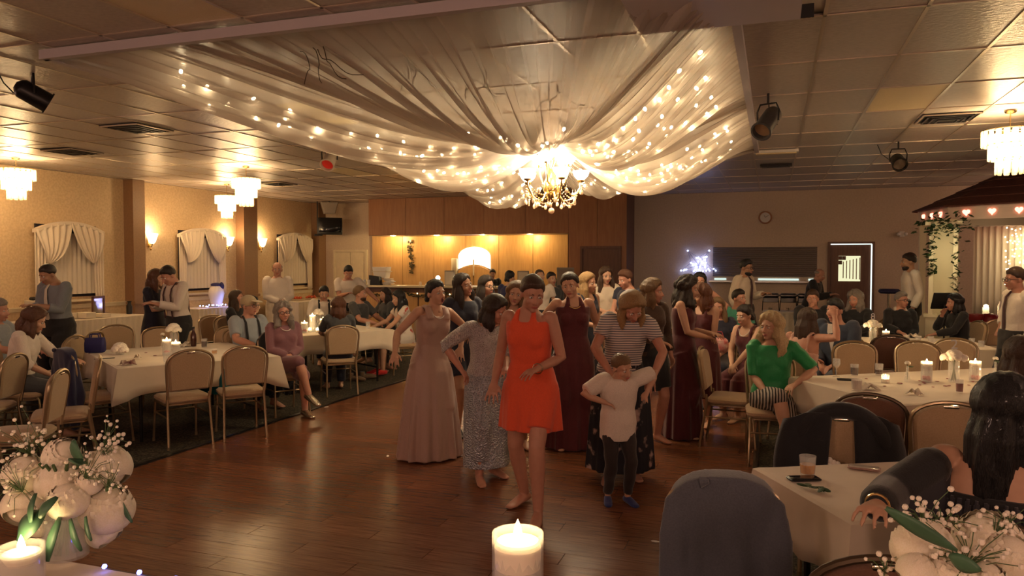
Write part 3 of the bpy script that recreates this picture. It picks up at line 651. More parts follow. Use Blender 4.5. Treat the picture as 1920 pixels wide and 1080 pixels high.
def rect_table(corner, axdeg, L_, W_, *labs, **kw):  # corner + length along axdeg + width along axdeg+90
    a = R(axdeg); d = np.array([math.cos(a), math.sin(a)]); e = np.array([-math.sin(a), math.cos(a)])
    c = np.array(corner) + d * L_ / 2 + e * W_ / 2; table(c, a, L_, W_, *labs, **kw); return c, a, L_, W_
T1 = rect_table((-5.80, 5.52), 57, 1.52, 1.72, 'folding table pair under the ivory cloth with the gift bag', 'ivory cloth over the table with a gift bag and candles')
T2 = rect_table((-6.05, 8.65), 60, 1.52, 1.85, 'folding table pair behind the older couple', 'ivory cloth over the table with a cluster of lit candles')
T3 = rect_table((.865, 5.90), 34, 2.4, 1.30, 'folding table pair beside the lady in green', 'ivory cloth strewn with red petals beside the lady in green')
T4 = rect_table((.35, 9.75), 5, 2.1, 1.2, 'folding table pair where the elderly guests sit', 'ivory cloth over the far table of the elderly guests')
T5 = rect_table((.30, 3.17), 28, 1.8, .76, 'folding table pair beside the woman with long black hair', 'ivory cloth on the table with two phones and a drink')
T6 = rect_table((-7.05, 3.35), 63, 1.2, 1.8, 'folding table standing near the sideways chair', 'ivory cloth on the table by the stray side chair')
HT = rect_table((-3.2, .45), 0, 6.4, .87, 'long head table on the riser', 'white cloth on the head table with the peony vases', loc_z=.30, drop=.6)
# ---- empty chairs
FLOORCH = [  # px, depth, facing (0 looks to the camera, 180 away), kind, label
    (338, 7.3, 196, 'tan', 'tan banquet chair with its back to the dance floor, beside the teal bag'),
    (448, 7.65, 190, 'tan', 'tan banquet chair pulled up before the lady in purple'),
    (112, 6.45, 268, 'tan', 'tan banquet chair turned sideways with an open seat, by the gift bag table'),
    (30, 5.7, 250, 'tan', 'tan banquet chair seen edge on beside the sideways chair'),
    (-38, 6.75, 240, 'tan', 'tan banquet chair next to the small clothed table'),
    (92, 8.45, 235, 'tan', 'tan banquet chair standing next to the man in grey'),
    (130, 8.95, 240, 'tan', 'tan banquet chair tucked behind its twin near the gift table'),
    (222, 9.6, 8, 'tan', 'tan banquet chair behind the gift bag table near the white posy'),
    (298, 9.3, 0, 'tan', 'tan banquet chair behind the gift bag table near the candles'),
    (408, 9.35, 330, 'tan', 'tan banquet chair beside the man in the cap'),
    (178, 7.3, 112, 'tan', 'tan banquet chair with a navy jacket at the gift bag table'),
    (410, 11.4, 20, 'tan', 'tan banquet chair in the back row beside the long haired guest'),
    (1374, 7.2, 82, 'tan', 'tan banquet chair turned sideways behind the lady in green'),
    (1614, 7.55, 10, 'tan', 'tan banquet chair across the petal table next to the bow tie guest'),
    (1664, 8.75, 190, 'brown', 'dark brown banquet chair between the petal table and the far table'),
    (1716, 7.6, -8, 'tan', 'tan banquet chair across the petal table behind the flower vase'),
    (1784, 7.9, -10, 'tan', 'tan banquet chair beyond the tall flower vase'),
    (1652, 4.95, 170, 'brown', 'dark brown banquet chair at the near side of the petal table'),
    (1770, 4.7, 190, 'tan', 'wide tan banquet chair in front of the bare shouldered woman'),
    (1850, 11.1, 215, 'tan', 'tan banquet chair by the cake table, angled'),
    (1893, 9.6, 250, 'tan', 'tan banquet chair beside the tie wearing man'),
    (1572, 4.35, 185, 'tan', 'tan banquet chair with a black jacket hung over it'),
    (1348, 3.15, 185, 'tan', 'banquet chair covered by the grey suit jacket'),
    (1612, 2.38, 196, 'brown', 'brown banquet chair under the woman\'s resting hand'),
]
CHAIRS = {}
for px, d, fc, kind, lab in FLOORCH:
    p = at(px, d); CHAIRS[lab] = chair(p, tocam(p) + R(fc), lab, kind)
# ================================================================= JACKETS, BAGS
def draped(lab, chair_o, m, name='suit_jacket', spread=.25, low=.30, name_w=1.0, open_back=False):
    """jacket hung over a chair back, its shoulders round the crown"""
    t = thing(name, lab, 'jacket', chair_o.location, chair_o.rotation_euler[2])
    b = MB(); nu, nv = 41, 18; g = np.zeros((nu, nv, 3)); h = np.zeros((nu, nv, 3))
    for i in range(nu):
        u = -1 + 2 * i / (nu - 1); wx = .215; ar = math.sqrt(max(0, 1 - (abs(u)) ** 2.6))
        zt = .80 + .15 * ar
        for j in range(nv):
            v = j / (nv - 1); fold = .014 * math.sin(u * 11 + 1) * v + .008 * math.sin(u * 23) * v
            wv = wx * name_w + .012 * v * (1 if abs(u) > .5 else .3)
            z = zt - (zt - low) * v
            yb = -.052 - .05 * v ** .7 - .02 * math.sin(u * 3.14) * 0
            q = lean(np.array([u * wv, yb * (1 - .55 * abs(u) ** 4) - fold, z])); q[1] -= .02 * v; g[i, j] = q
            z2 = zt - (zt - max(low, .47)) * v * (.95 if abs(u) > .35 else .5)
            h[i, j] = lean(np.array([u * wv, .045 * (1 - .5 * abs(u) ** 4) + fold, z2]))
    if open_back:
        for s0, s1 in ((0, 14), (27, nu)):
            pass
    b = MB(); b.loft([np.array(list(g[i]) + list(h[i][::-1])) for i in range(nu)])            # cloth wrapped round the pad, front and back
    for s in (-1, 1):
        b.tube([tuple(lean((s * .18, -.02, .84))), tuple(lean((s * .192, -.06, .72))), tuple(lean((s * .196, -.085, .52))), tuple(lean((s * .192, -.10, .24)))], [(.028, .045), (.030, .052), (.030, .05), (.028, .044)], 14, round_ends=True)
    def post(co, no):
        f = np.sin(co[:, 0] * 34 + np.sin(co[:, 2] * 5) * 1.2) * .6 + np.sin(co[:, 0] * 61 + 2 + co[:, 2] * 4) * .4; am = np.clip((.93 - co[:, 2]) * 2.2, 0, 1)
        return co + no * (f * .017 * am)[:, None]
    skin('jacket_body', b, .011, m, t, post, 4)
    b = MB(); b.tube([tuple(lean((x, -.062 + .02 * abs(x) * 4, .955 - abs(x) * .25))) for x in np.linspace(-.09, .09, 7)], (.022, .01), 8); obj('collar', b, m, t)
    return t
m_grey = mat('jacket_grey', (.085, .092, .118), .85, bump=.2, scale=180, var=.12, sheen=.4)
m_blk = mat('jacket_black', (.008, .008, .011), .8, bump=.2, scale=180, sheen=.3)
draped('slate grey suit jacket draped over a chair at the phone table', CHAIRS['banquet chair covered by the grey suit jacket'], m_grey, low=.16)
# black jacket: two halves slipping either side of the pad
cb = CHAIRS['tan banquet chair with a black jacket hung over it']
t = thing('black_jacket', 'black jacket with a white rose pinned on, slung round a tan chair', 'jacket', cb.location, cb.rotation_euler[2])
for s in (-1, 1):
    g = np.zeros((16, 20, 3))
    for i in range(16):
        u = i / 15
        for j in range(20):
            v = j / 19; x = s * (.085 + u * .20 + .09 * v * u + .02 * math.sin(v * 6) * u - .03 * (1 - v) * (1 - u)); z = .955 - .07 * u ** 2.2 - v * (.62 + .05 * u); g[i, j] = lean(np.array([x, -.045 - .035 * math.sin(v * 2.2) - .014 * math.sin(u * 9 + v * 3) + .05 * u ** 3, z]))
    b = MB(); b.grid(g); o = obj('back_panel', b, m_blk, t); o.modifiers.new('s', 'SOLIDIFY').thickness = .014
b = MB(); b.tube([tuple(lean((math.sin(a) * .235, -.02, .70 + .26 * math.cos(a)))) for a in np.linspace(-1.5, 1.5, 21)], [(.03 + .02 * math.cos(a), .045) for a in np.linspace(-1.5, 1.5, 21)], 10, round_ends=True); obj('collar', b, m_blk, t)
fl = MB()
for k in range(9): a = k * 2.4; fl.ell((.012 * math.sqrt(k) * math.cos(a), .0, .014 * math.sqrt(k) * math.sin(a)), (.016, .012, .022), 8, 6)
bt = obj('boutonniere', fl, mat('petal_white', (.78, .72, .62), .6, sss=.1), t, tuple(lean((-.05, -.09, .66)))); fl = MB(); fl.tube([(0, 0, -.02), (-.01, -.01, -.09), (.0, -.01, -.14)], .004, 5); fl.ell((-.03, 0, .04), (.012, .004, .035), 8, 6); obj('stem', fl, mat('leaf_dark', (.03, .07, .025), .5), bt)
cj = CHAIRS['tan banquet chair with a navy jacket at the gift bag table']
draped('navy jacket thrown over the chair by the gift bag', cj, mat('jacket_navy', (.012, .012, .05), .8, sheen=.3), low=.25)
def bag(p, rz, size, m, lab, name='tote_bag', cat='bag'):
    t = thing(name, lab, cat, p, rz); w_, d_, h_ = size; b = MB()
    b.loft([np.array(rect_round(w_ * s, d_ * q, min(w_, d_) * .25 * q, 4) if True else 0) @ np.array([[1, 0, 0], [0, 1, 0]]) + np.array([0, 0, z]) for s, q, z in ((.9, .9, 0), (1, 1, h_ * .12), (1.02, .95, h_ * .6), (.95, .55, h_))]); obj('body', b, m, t)
    for s in (-1, 1): b = MB(); b.tube([(-w_ * .25, s * d_ * .2, h_ * .97), (-w_ * .2, s * d_ * .25, h_ * 1.25), (w_ * .2, s * d_ * .25, h_ * 1.25), (w_ * .25, s * d_ * .2, h_ * .97)], .008, 6); obj('handle', b, m, t)
p = at(402, 7.75); bag((p.x, p.y, .47), 0, (.3, .16, .26), mat('teal_cloth', (.0, .11, .14), .7, bump=.2), 'teal tote bag hung between the two tan chairs'); bpy.data.objects['tote_bag'].location.z = .40
q = at(176, 8.3); bag((q.x, q.y, .755), .5, (.2, .12, .16), mat('royal_blue', (.012, .012, .10), .6), 'royal blue gift bag standing on the ivory table corner', 'gift_bag')
# ================================================================= SKIRTED TABLES ALONG THE WALL
m_skirt = mat('skirt_white', (.66, .56, .44), .8, bump=.1, scale=60, sheen=.2)
def skirted(x0, x1, y0, y1, lab, h=.75):
    t = thing('skirted_table', lab, 'table', ((x0 + x1) / 2, (y0 + y1) / 2, 0)); W_, L_ = x1 - x0, y1 - y0
    b = MB(); b.slab(rect_round(W_, L_, .02, 3), .03, 'xy', .005, off=(0, 0, h - .015)); obj('tabletop', b, m_skirt, t)
    o = np.array(rect_round(W_, L_, .03, 4)); pts = []
    for i in range(len(o)):
        a, c = o[i], o[(i + 1) % len(o)]; n = max(1, int(np.linalg.norm(c - a) / .02))
        for k in range(n): pts.append(a + (c - a) * k / n)
    pts = np.array(pts); nn = pts / np.array([W_ / 2, L_ / 2]); nn = nn / np.linalg.norm(nn, axis=1)[:, None]; wv = np.sin(np.arange(len(pts)) * 1.05)[:, None] * .012
    b = MB(); b.loft([np.c_[pts + nn * wv * f, np.full(len(pts), z)] for f, z in ((.3, h - .01), (1, h - .1), (1.3, .02))], cap=False); obj('pleated_skirt', b, m_skirt, t)
    return t
skirted(-12.0, -11.15, 9.0, 11.3, 'white skirted gift table under the first window')
skirted(-12.0, -11.4, 12.9, 14.6, 'white skirted table with blue lights under the middle window')
skirted(-11.95, -11.0, 15.9, 18.0, 'white skirted food table in the back corner')
skirted(bx_at(1432, 16.2), bx_at(1532, 16.2), 15.8, 16.5, 'tan skirted buffet table before the kitchen shutter')
# things on the gift table
m_card = mat('card_cream', (.66, .58, .46), .6)
fr = thing('photo_frame', 'dark framed picture leaning on the gift table', 'picture frame', (-11.55, 10.55, .76), R(-68))
b = MB()
for c, d in (((0, 0, .02), (.44, .03, .04)), ((0, 0, .34), (.44, .03, .04)), ((-.2, 0, .18), (.04, .03, .36)), ((.2, 0, .18), (.04, .03, .36))): b.box(c, d)
obj('moulding', b, m_wood2, fr, smooth=False); b = MB(); b.box((0, -.005, .18), (.37, .01, .29)); obj('mirror_glass', b, mat('mirror', (.55, .48, .38), .1, metal=.6), fr, smooth=False)
b = MB(); b.box((0, -.02, .02), (.5, .16, .05)); obj('frame_base', b, m_wood2, fr, smooth=False)
cb_ = thing('card_box', 'open cream card box with a raised lid on the gift table', 'box', (-11.5, 9.75, .76), R(-75))
b = MB(); b.box((0, 0, .05), (.42, .28, .1)); obj('body', b, m_card, cb_, smooth=False); b = MB(); b.box((0, -.15, .23), (.44, .012, .34)); obj('lid', b, mat('card_tan', (.42, .33, .22), .6), cb_, smooth=False)
for n, (y, h_, lab) in enumerate(((9.35, .34, 'pale wrapped box with dark bow behind the man in grey'), (10.1, .1, 'stack of white envelopes beside the card box'), (10.42, .06, 'flat white parcel in front of the card box'))):
    b = MB(); b.slab(rect_round(.26, .2, .01, 3), h_, 'xy', .006, off=(0, 0, h_ / 2)); o = obj('gift_box', b, m_card, loc=(-11.35 if n != 0 else -11.6, y, .76)); tag(o, lab, 'gift')
    if n == 0:
        q_ = MB()
        for k in range(6): q_.ell((.05 * math.cos(k), .05 * math.sin(k), h_ + .03), (.05, .03, .03), 8, 6)
        obj('bow', q_, m_black, o)
b = MB(); b.lathe([(0, .0), (.05, 0), (.055, .14), (.035, .18), (.03, .22), (.045, .24), (.0, .25)], 14); o = obj('coffee_flask', b, m_dark, loc=(-11.45, 11.15, .76)); tag(o, 'dark steel flask at the end of the gift table', 'flask')
# vase with blue ribbon and blue lights on the second table
bl = thing('blue_light_string', 'string of blue white lights along the table under the middle window', 'string lights', (-11.45, 13.75, .77))
b = MB(); b.ell((0, 0, 0), .013, 6, 4); bm_ = b.mesh('bulb', (glow('blue_led', (.30, .36, 1.0), 14),))
for k in range(22): link('bulb', bm_, bl, (random.uniform(-.02, .1), -.75 + 1.5 * k / 21, .01 + random.uniform(0, .04)))
b = MB(); b.tube([(.03, -.75 + 1.5 * k / 21, .005) for k in range(22)], .003, 4); obj('wire', b, m_wire, bl)
va = thing('white_vase', 'white rounded vase with a blue ribbon under the middle window', 'vase', (-11.65, 13.75, .76)); b = MB(); b.lathe([(0, 0), (.1, .0), (.13, .1), (.17, .28), (.15, .38), (.1, .44), (.1, .46), (.0, .44)], 18); obj('body', b, mat('vase_white', (.75, .7, .66), .4), va)
b = MB(); b.ell((0, 0, .47), (.12, .12, .05)); b.ell((.1, .05, .44), (.06, .05, .09)); obj('ribbon', b, mat('royal_blue', (0, 0, .1)), va)
point('blue_glow', (-11.3, 13.75, .92), 2.0, (.3, .35, 1.0), .1)
cd = MB(); cd.lathe([(0, 0), (.03, 0), (.03, .05), (0, .05)], 10)
# food trays on the corner table, chafing dishes on the buffet
for n, y in enumerate((16.4, 17.0, 17.6)):
    t = thing('food_tray', ('oval tray of red fruit on the corner food table', 'round platter of red snacks at the corner food table', 'foil tray with red sweets by the corner window')[n], 'tray', (-11.4, y, .76)); b = MB(); b.lathe([(0, .0), (.16, .0), (.2, .04), (.19, .04), (.0, .02)], 18); obj('tray', b, m_slot, t); b = MB()
    for k in range(26): b.ell((random.uniform(-.11, .11), random.uniform(-.11, .11), .05 + random.uniform(0, .04)), .026, 6, 4)
    tag(obj('food_pile', b, mat('red_food', (.55, .10, .04), .35), t), kind='stuff')
for n, px in enumerate((1446, 1479, 1512)):
    x = bx_at(px, 16.15); t = thing('chafing_dish', ('steel chafing dish at the buffet end by the bearded man', 'steel chafing dish in the middle of the buffet', 'steel chafing dish at the buffet end by the man in black')[n], 'chafing dish', (x, 16.15, .76))
    b = MB(); b.slab(rect_round(.30, .3, .03, 3), .1, 'xy', .01, off=(0, 0, .22)); obj('pan', b, mat('steel_dark', (.2, .19, .18), .3, metal=1), t); b = MB(); b.slab(rect_round(.33, .29, .05, 4), .08, 'xy', .03, off=(0, 0, .31)); obj('lid', b, mat('steel_dark', (.2, .19, .18)), t)
    for sx in (-1, 1):
        for sy in (-1, 1): b = MB(); b.tube([(sx * .15, sy * .12, .2), (sx * .16, sy * .13, 0)], .008, 6); obj('leg', b, m_dark, t)
    b = MB(); b.lathe([(0, 0), (.04, 0), (.04, .06), (0, .06)], 10); obj('burner', b, m_slot, t)
# ================================================================= BAR
bx0, bx1, BY = bx_at(696, 16.9), bx_at(1076, 16.9), 16.6
t = thing('bar_counter', 'long bar counter with pale top and garland in front of the bar wall', 'bar', ((bx0 + bx1) / 2, BY, 0)); L_ = bx1 - bx0
b = MB(); b.slab(rect_round(L_ + .1, .62, .05, 4), .05, 'xy', .012, off=(0, 0, 1.145)); obj('counter_top', b, mat('bar_top', (.78, .68, .48), .3), t)
b = MB(); b.box((0, .06, .56), (L_ - .1, .46, 1.12)); obj('body', b, m_wood2, t, smooth=False)
for k in range(7): b = MB(); b.box((-L_ / 2 + .1 + (k + .5) * (L_ - .2) / 7, -.18, .55), ((L_ - .2) / 7 - .04, .02, .9)); obj('front_panel', b, m_wood, t, smooth=False)
g = MB(); gl = MB()
for k in range(5):
    x0_ = -L_ / 2 + .1 + k * (L_ - .2) / 5
    for s in np.linspace(0, 1, 24):
        x = x0_ + s * (L_ - .2) / 5; z = 1.08 - .16 * math.sin(math.pi * s)
        for q in range(3): g.ell((x + random.uniform(-.03, .03), -.26 + random.uniform(-.03, .03), z + random.uniform(-.03, .03)), (.03, .012, .012), 5, 4)
gd = obj('garland', g, mat('garland', (.05, .05, .02), .7), t)
b = MB(); b.ell((0, 0, 0), .018, 6, 4); gb = b.mesh('garland_bulb', (glow('garland_bulb', (1, .72, .4), 3),))
for k in range(12): s = (k + .5) / 12; link('garland_bulb', gb, gd, (-L_ / 2 + .1 + s * (L_ - .2), -.3, 1.0 + .04 * math.sin(k * 2)))
def bar_item(px, name, cat, lab): return thing(name, lab, cat, (bx_at(px, BY), BY, 1.172))
o = bar_item(712, 'white_bin', 'bin', 'pale tapered bin on the bar end'); b = MB(); b.slab([(-.15, 0), (.15, 0), (.2, .28), (-.2, .28)], .26, 'xz', .01, off=(0, .1, .16)); obj('body', b, m_white, o); b = MB(); b.box((0, .1, .33), (.42, .28, .02)); obj('rim', b, m_card, o)
o = bar_item(709, 'card_reader', 'till', 'black till beside the pale bin on the bar'); b = MB(); b.slab([(-.16, 0), (.16, 0), (.12, .2), (-.16, .24)], .14, 'xz', .01, off=(0, -.12, 0)); obj('body', b, m_black, o)
o = bar_item(726, 'napkin_heap', 'napkins', 'heap of white napkins on the bar beside the till'); b = MB()
for k in range(9): b.slab(rect_round(.2, .18, .03, 3), .02, 'xy', .004, off=(random.uniform(-.1, .1), random.uniform(-.1, .05), .012 + k * .017))
obj('napkin_stack', b, m_white, o)
for n, px in enumerate((691, 699)): b = MB(); b.lathe([(.03, 0), (.042, .13), (.038, .13), (.0, .02)], 12); tag(obj('paper_cup', b, m_white, loc=(bx_at(px, BY), BY - .2, 1.172)), ('white paper cup on the bar edge by the till', 'second white paper cup beside the bin')[n], 'cup')
for n, px in enumerate((821, 856)):
    o = bar_item(px, 'candle_lamp', 'lamp', ('glowing globe candle lamp on the till side of the bar sign', 'glowing globe candle lamp on the hatch side of the bar sign')[n]); b = MB(); b.lathe([(0, 0), (.04, 0), (.035, .12), (.02, .13), (0, .13)], 10); obj('holder', b, mat('holder_red', (.3, .08, .04), .4), o); b = MB(); b.ell((0, 0, .18), (.055, .055, .06)); obj('globe', b, glow('globe', (1, .85, .6), 6), o)
for n, (px, w_, lab) in enumerate(((843, .26, 'tilted white sign in a stand on the bar'), (981, .28, 'white framed sign on the bar beside the bartender'), (1060, .4, 'grey board standing at the bottle end of the bar'))):
    o = bar_item(px, 'bar_sign', 'sign', lab); hh = .36 if n < 2 else .44; b = MB(); b.slab(rect_round(w_, hh, .01, 3), .02, 'xz', .004, off=(0, 0, hh / 2)); obj('frame', b, mat('frame_grey', (.30, .27, .22), .5), o); b = MB(); b.box((0, -.013, hh / 2), (w_ - .05, .004, hh - .05)); obj('sheet', b, mat('sheet', (.62, .56, .46), .6) if n < 2 else mat('board_grey', (.25, .2, .16), .6), o, smooth=False)
for n, px in enumerate((788, 808, 1034, 1041)):
    tall = n > 1; b = MB(); b.lathe([(.0, 0), (.035, 0), (.035, .17 if tall else .07), (.015, .22 if tall else .09), (.014, .29 if tall else .095), (0, .29 if tall else .095)], 12); tag(obj('bottle' if tall else 'tumbler', b, mat('bottle_green', (.03, .06, .02), .15, coat=1) if tall else sheer('glass_clear', (.9, .9, .9), .75, .4, .3), loc=(bx_at(px, BY), BY, 1.172)), ('short glass tumbler on the bar below the ivy', 'short glass tumbler on the bar near the candle lamp', 'green bottle by the grey bar board', 'second green bottle touching the grey bar board')[n], 'bottle' if tall else 'glass')
# dried ivy spray hung on the bar wall
t = thing('hanging_ivy', 'dried ivy spray hanging on the golden bar wall', 'wall decoration', (bx_at(773), YB - .08, hz(512, 20.4))); h_ = hz(452, 20.4) - hz(512, 20.4); b = MB(); b.tube([(.03 * math.sin(s * 6), 0, s * h_) for s in np.linspace(0, 1, 14)], .006, 5); obj('stem', b, m_wire, t); b = MB()
for k in range(70): s = random.random(); b.ell((.03 * math.sin(s * 6) + random.uniform(-.06, .06), random.uniform(-.03, .01), s * h_), (random.uniform(.02, .04), .006, random.uniform(.015, .03)), 6, 4)
tag(obj('leaves', b, mat('ivy_dry', (.07, .05, .02), .7), t), kind='stuff'); b = MB(); b.ell((0, -.02, h_), (.03, .02, .04)); obj('bow', b, m_white, t)
b = MB(); b.slab(rect_round(.16, .42, .02, 3), .08, 'xz', .01); tag(obj('wall_phone', b, m_cream, loc=(ax - apx - .1, YB - .1, 1.62)), 'cream wall phone beside the lit hatch', 'phone')
# ================================================================= BLUE STAR LIGHT ON THE BACK WALL
t = thing('star_light', 'blue white star shaped light on the back wall', 'string lights', (bx_at(1310), YB - .06, hz(497, 18.1))); b = MB(); pts = []
for k in range(11): a = -math.pi / 2 + k * math.pi / 5; r_ = .42 if k % 2 == 0 else .18; pts.append((math.cos(a) * r_, 0, math.sin(a) * r_))
b.tube(pts, .006, 5); 
for k in range(5): b.tube([pts[2 * k], (0, 0, 0)], .005, 5)
obj('star_wire', b, mat('star_wire', (.1, .1, .2), .5), t); b = MB(); b.ell((0, 0, 0), .018, 6, 4); sm = b.mesh('bulb', (glow('star_led', (.40, .50, 1.0), 13),))
for k in range(46):
    if k < 10: q = np.array(pts[k])
    else: i = random.randrange(10); q = np.array(pts[i]) * random.uniform(.3, 1.05) + (np.array(pts[i + 1]) - np.array(pts[i])) * random.random() * .6
    link('bulb', sm, t, (q[0], -.02, q[2]))
point('star_glow', (bx_at(1310), YB - .3, hz(497, 18.1)), 1.2, (.3, .38, 1.0), .2)
# ================================================================= GAZEBO
GC = np.array([3.95, 14.35]); m_roof = mat('roof_shingle', (.085, .025, .018), .7, bump=.2, scale=30, var=.2); m_fas = mat('fascia', (.60, .48, .40), .5)
t = thing('gazebo', 'white octagonal gazebo with dark red roof and heart lit fascia', 'gazebo', (GC[0], GC[1], 0)); N = 8; GR = 1.62; a0 = R(22.5 + 10)
va_ = [np.array([math.cos(a0 + k * 2 * math.pi / N), math.sin(a0 + k * 2 * math.pi / N)]) for k in range(N)]
heart = [(16 * math.sin(a) ** 3 / 16, (13 * math.cos(a) - 5 * math.cos(2 * a) - 2 * math.cos(3 * a) - math.cos(4 * a)) / 16) for a in np.linspace(0, 2 * math.pi, 25)[:-1]]
for k in range(N):
    p0, p1 = va_[k] * GR, va_[(k + 1) % N] * GR; mid = (p0 + p1) / 2; d = (p1 - p0); Ls = np.linalg.norm(d); an = math.atan2(d[1], d[0])
    b = MB(); b.box((mid[0], mid[1], 2.50), (Ls + .04, .05, .22), rz=an); fa = obj('fascia', b, m_fas, t, smooth=False)
    for j in range(3):
        q = mid + d * (j - 1) * .29; nr = mid / np.linalg.norm(mid); b = MB(); b.slab([(x * .055, z * .055) for x, z in heart], .02, 'xz', .004); o = obj('heart_light', b, glow('heart_light', (1.0, .22, .14), 4.5), fa, (q[0] + nr[0] * .035, q[1] + nr[1] * .035, 2.50), (0, 0, an))
    b = MB(); rings = []
    o0, o1 = va_[k] * (GR + .12), va_[(k + 1) % N] * (GR + .12)
    rows = 5
    for r_ in range(rows):                                   # shingle courses
        f0, f1 = r_ / rows, (r_ + 1) / rows; z0_, z1_ = 2.60 + f0 * .74, 2.60 + f1 * .74
        b.add([(*(o0 * (1 - f0 * .93)), z0_ + .012), (*(o1 * (1 - f0 * .93)), z0_ + .012), (*(o1 * (1 - f1 * .93)), z1_), (*(o0 * (1 - f1 * .93)), z1_), (*(o0 * (1 - f0 * .93)), z0_ - .008), (*(o1 * (1 - f0 * .93)), z0_ - .008)], [(0, 1, 2, 3), (4, 5, 1, 0)])
    obj('roof_face', b, m_roof, t, smooth=False)
    if k in (2, 3, 4, 0): b = MB(); b.box((p0[0] * .97, p0[1] * .97, 1.2), (.1, .1, 2.4)); b.box((p0[0] * .97, p0[1] * .97, .85), (.14, .14, .05)); b.box((p0[0] * .97, p0[1] * .97, .12), (.15, .15, .24)); obj('post', b, mat('post_cream', (.74, .66, .46), .5), t, smooth=False)
# ivy on the arbour post
def leaf_cloud(n, f, m, parent, size=.04):
    b = MB()
    for k in range(n):
        p = f(); a = random.random() * 6.28; s = size * random.uniform(.6, 1.3); tl = random.uniform(-.8, .8)
        d = np.array([math.cos(a), math.sin(a), tl]); d /= np.linalg.norm(d); e = unit(np.cross(d, [random.uniform(-1, 1), random.uniform(-1, 1), 1.2]))
        b.add([p - d * s, p + e * s * .5 + d * s * .1, p + d * s, p - e * s * .5 + d * s * .1], [(0, 1, 2, 3)])
    return tag(obj('leaves', b, m, parent, smooth=False), kind='stuff')
m_ivy = mat('ivy_green', (.025, .05, .015), .5, var=.4, scale=8)
ap = at(1768, 11.6); t2 = thing('garden_arbour', 'cream arbour with ivy trailing over its top beside the gazebo', 'arbour', (ap.x, ap.y, 0), tocam(ap))
m_arb = mat('arbour_cream', (.78, .70, .48), .5)
for x in (-.16, .16):
    b = MB(); b.box((x, 0, .45), (.13, .13, .9)); b.box((x, 0, .92), (.18, .18, .05)); b.box((x, -.04, 1.62), (.06, .06, 1.4)); b.box((x, .04, 1.62), (.06, .06, 1.4)); obj('post', b, m_arb, t2, smooth=False)
for k in range(9): b = MB(); b.box((-.16, 0, 1.05 + k * .15), (.05, .1, .02)); obj('rung', b, m_arb, t2, smooth=False)
b = MB(); b.box((0, -.18, 1.25), (.36, .03, 2.3)); obj('back_panel', b, m_arb, t2, smooth=False); b = MB(); b.box((0, 0, 2.33), (.5, .16, .06)); obj('top_beam', b, m_arb, t2, smooth=False)
iv = leaf_cloud(420, lambda: np.array([random.gauss(0, .16), random.gauss(.06, .07), 2.30 + random.gauss(0, .07)]) if random.random() < .5 else (np.array([.16 + random.gauss(0, .04), .09 + random.gauss(0, .03), random.uniform(1.5, 2.3)]) if random.random() < .6 else np.array([-.18 + random.gauss(0, .03), .09 + random.gauss(0, .03), random.uniform(1.3, 2.3)])), m_ivy, t2, .045)
ph = at(1745, 11.2)
point('arbour_lamp', tuple(at(1775, 11.1, 1.9)), 5, (1.0, .86, .5), .1)
b = MB(); pp = at(1802, 16.9); b.box((pp.x, pp.y, CEIL / 2), (.52, .3, CEIL), rz=YAW); struct('pillar_1', b, mat('pillar_dark', (.15, .11, .08), .6))
# white backdrop curtain with curtain lights, cake table
c0, c1 = at(1824, 14.4), at(1990, 13.4); t3 = thing('backdrop_curtain', 'white pleated backdrop curtain hung inside the gazebo', 'curtain', (c0.x, c0.y, 0)); g = np.zeros((120, 6, 3))
for i in range(120):
    for j in range(6): q = c0 + (c1 - c0) * i / 119 - c0; g[i, j] = (q.x + .02 * math.sin(i * .7), q.y + .02 * math.sin(i * .7), .75 + 1.65 * j / 5)
b = MB(); b.grid(g); o = obj('pleats', b, mat('backdrop_white', (.80, .70, .58), .8, sheen=.2), t3); o.modifiers.new('s', 'SOLIDIFY').thickness = .006
b = MB(); b.tube([(0, 0, 2.41), tuple(c1 - c0 + Vector((0, 0, 2.41)))], .015, 8); obj('rod', b, m_white, t3)
cl = thing('curtain_lights', 'warm curtain of fairy lights on the white backdrop', 'string lights', (0, 0, 0)); b = MB(); b.ell((0, 0, 0), .011, 6, 4); cm = b.mesh('bulb', (glow('curtain_bulb', (1.0, .78, .42), 30),))
for s in range(6):
    px = 1885 + s * 9; tp = at(px, 13.75, 2.36); b = MB(); bt_ = 1.35 + .25 * (s % 3); b.tube([tuple(tp), (tp.x, tp.y, bt_)], .002, 4); obj('wire', b, m_white, cl)
    for k in range(9): z = 2.33 - (2.33 - bt_) * k / 8 + random.uniform(-.03, .03); link('bulb', cm, cl, (tp.x + random.uniform(-.03, .03), tp.y - .01, z))
point('curtain_glow', tuple(at(1890, 13.0, 2.1)), 4, (1.0, .74, .4), .15)
kt = at(1866, 12.0); skirt_t = skirted(kt.x - .45, kt.x + 1.1, kt.y - .2, kt.y + .7, 'ivory skirted cake table in front of the gazebo'); 
def onkt(px, py): return at(px, 12.0 + (606 - py) * .035, .765)
for n, (px, py, nm, cat, lab, mcol, prof) in enumerate((
    (1828, 596, 'fruit_bowl', 'bowl', 'glass bowl of red fruit on the cake table', (.25, .02, .02), [(0, 0), (.1, 0), (.14, .08), (.13, .13), (0, .1)]),
    (1858, 597, 'red_cake', 'cake', 'dome shaped dark red cake on the cake table', (.22, .012, .018), [(0, 0), (.15, 0), (.14, .08), (.09, .13), (0, .15)]),
    (1880, 592, 'glass_jar', 'jar', 'tall glass jar with red lid on the cake table', (.5, .4, .4), [(0, 0), (.06, 0), (.065, .25), (.04, .3), (.04, .33), (0, .35)]))):
    p = onkt(px, py); b = MB(); b.lathe(prof, 18); tag(obj(nm, b, mat(nm + '_m', mcol, .35), loc=p), lab, cat)
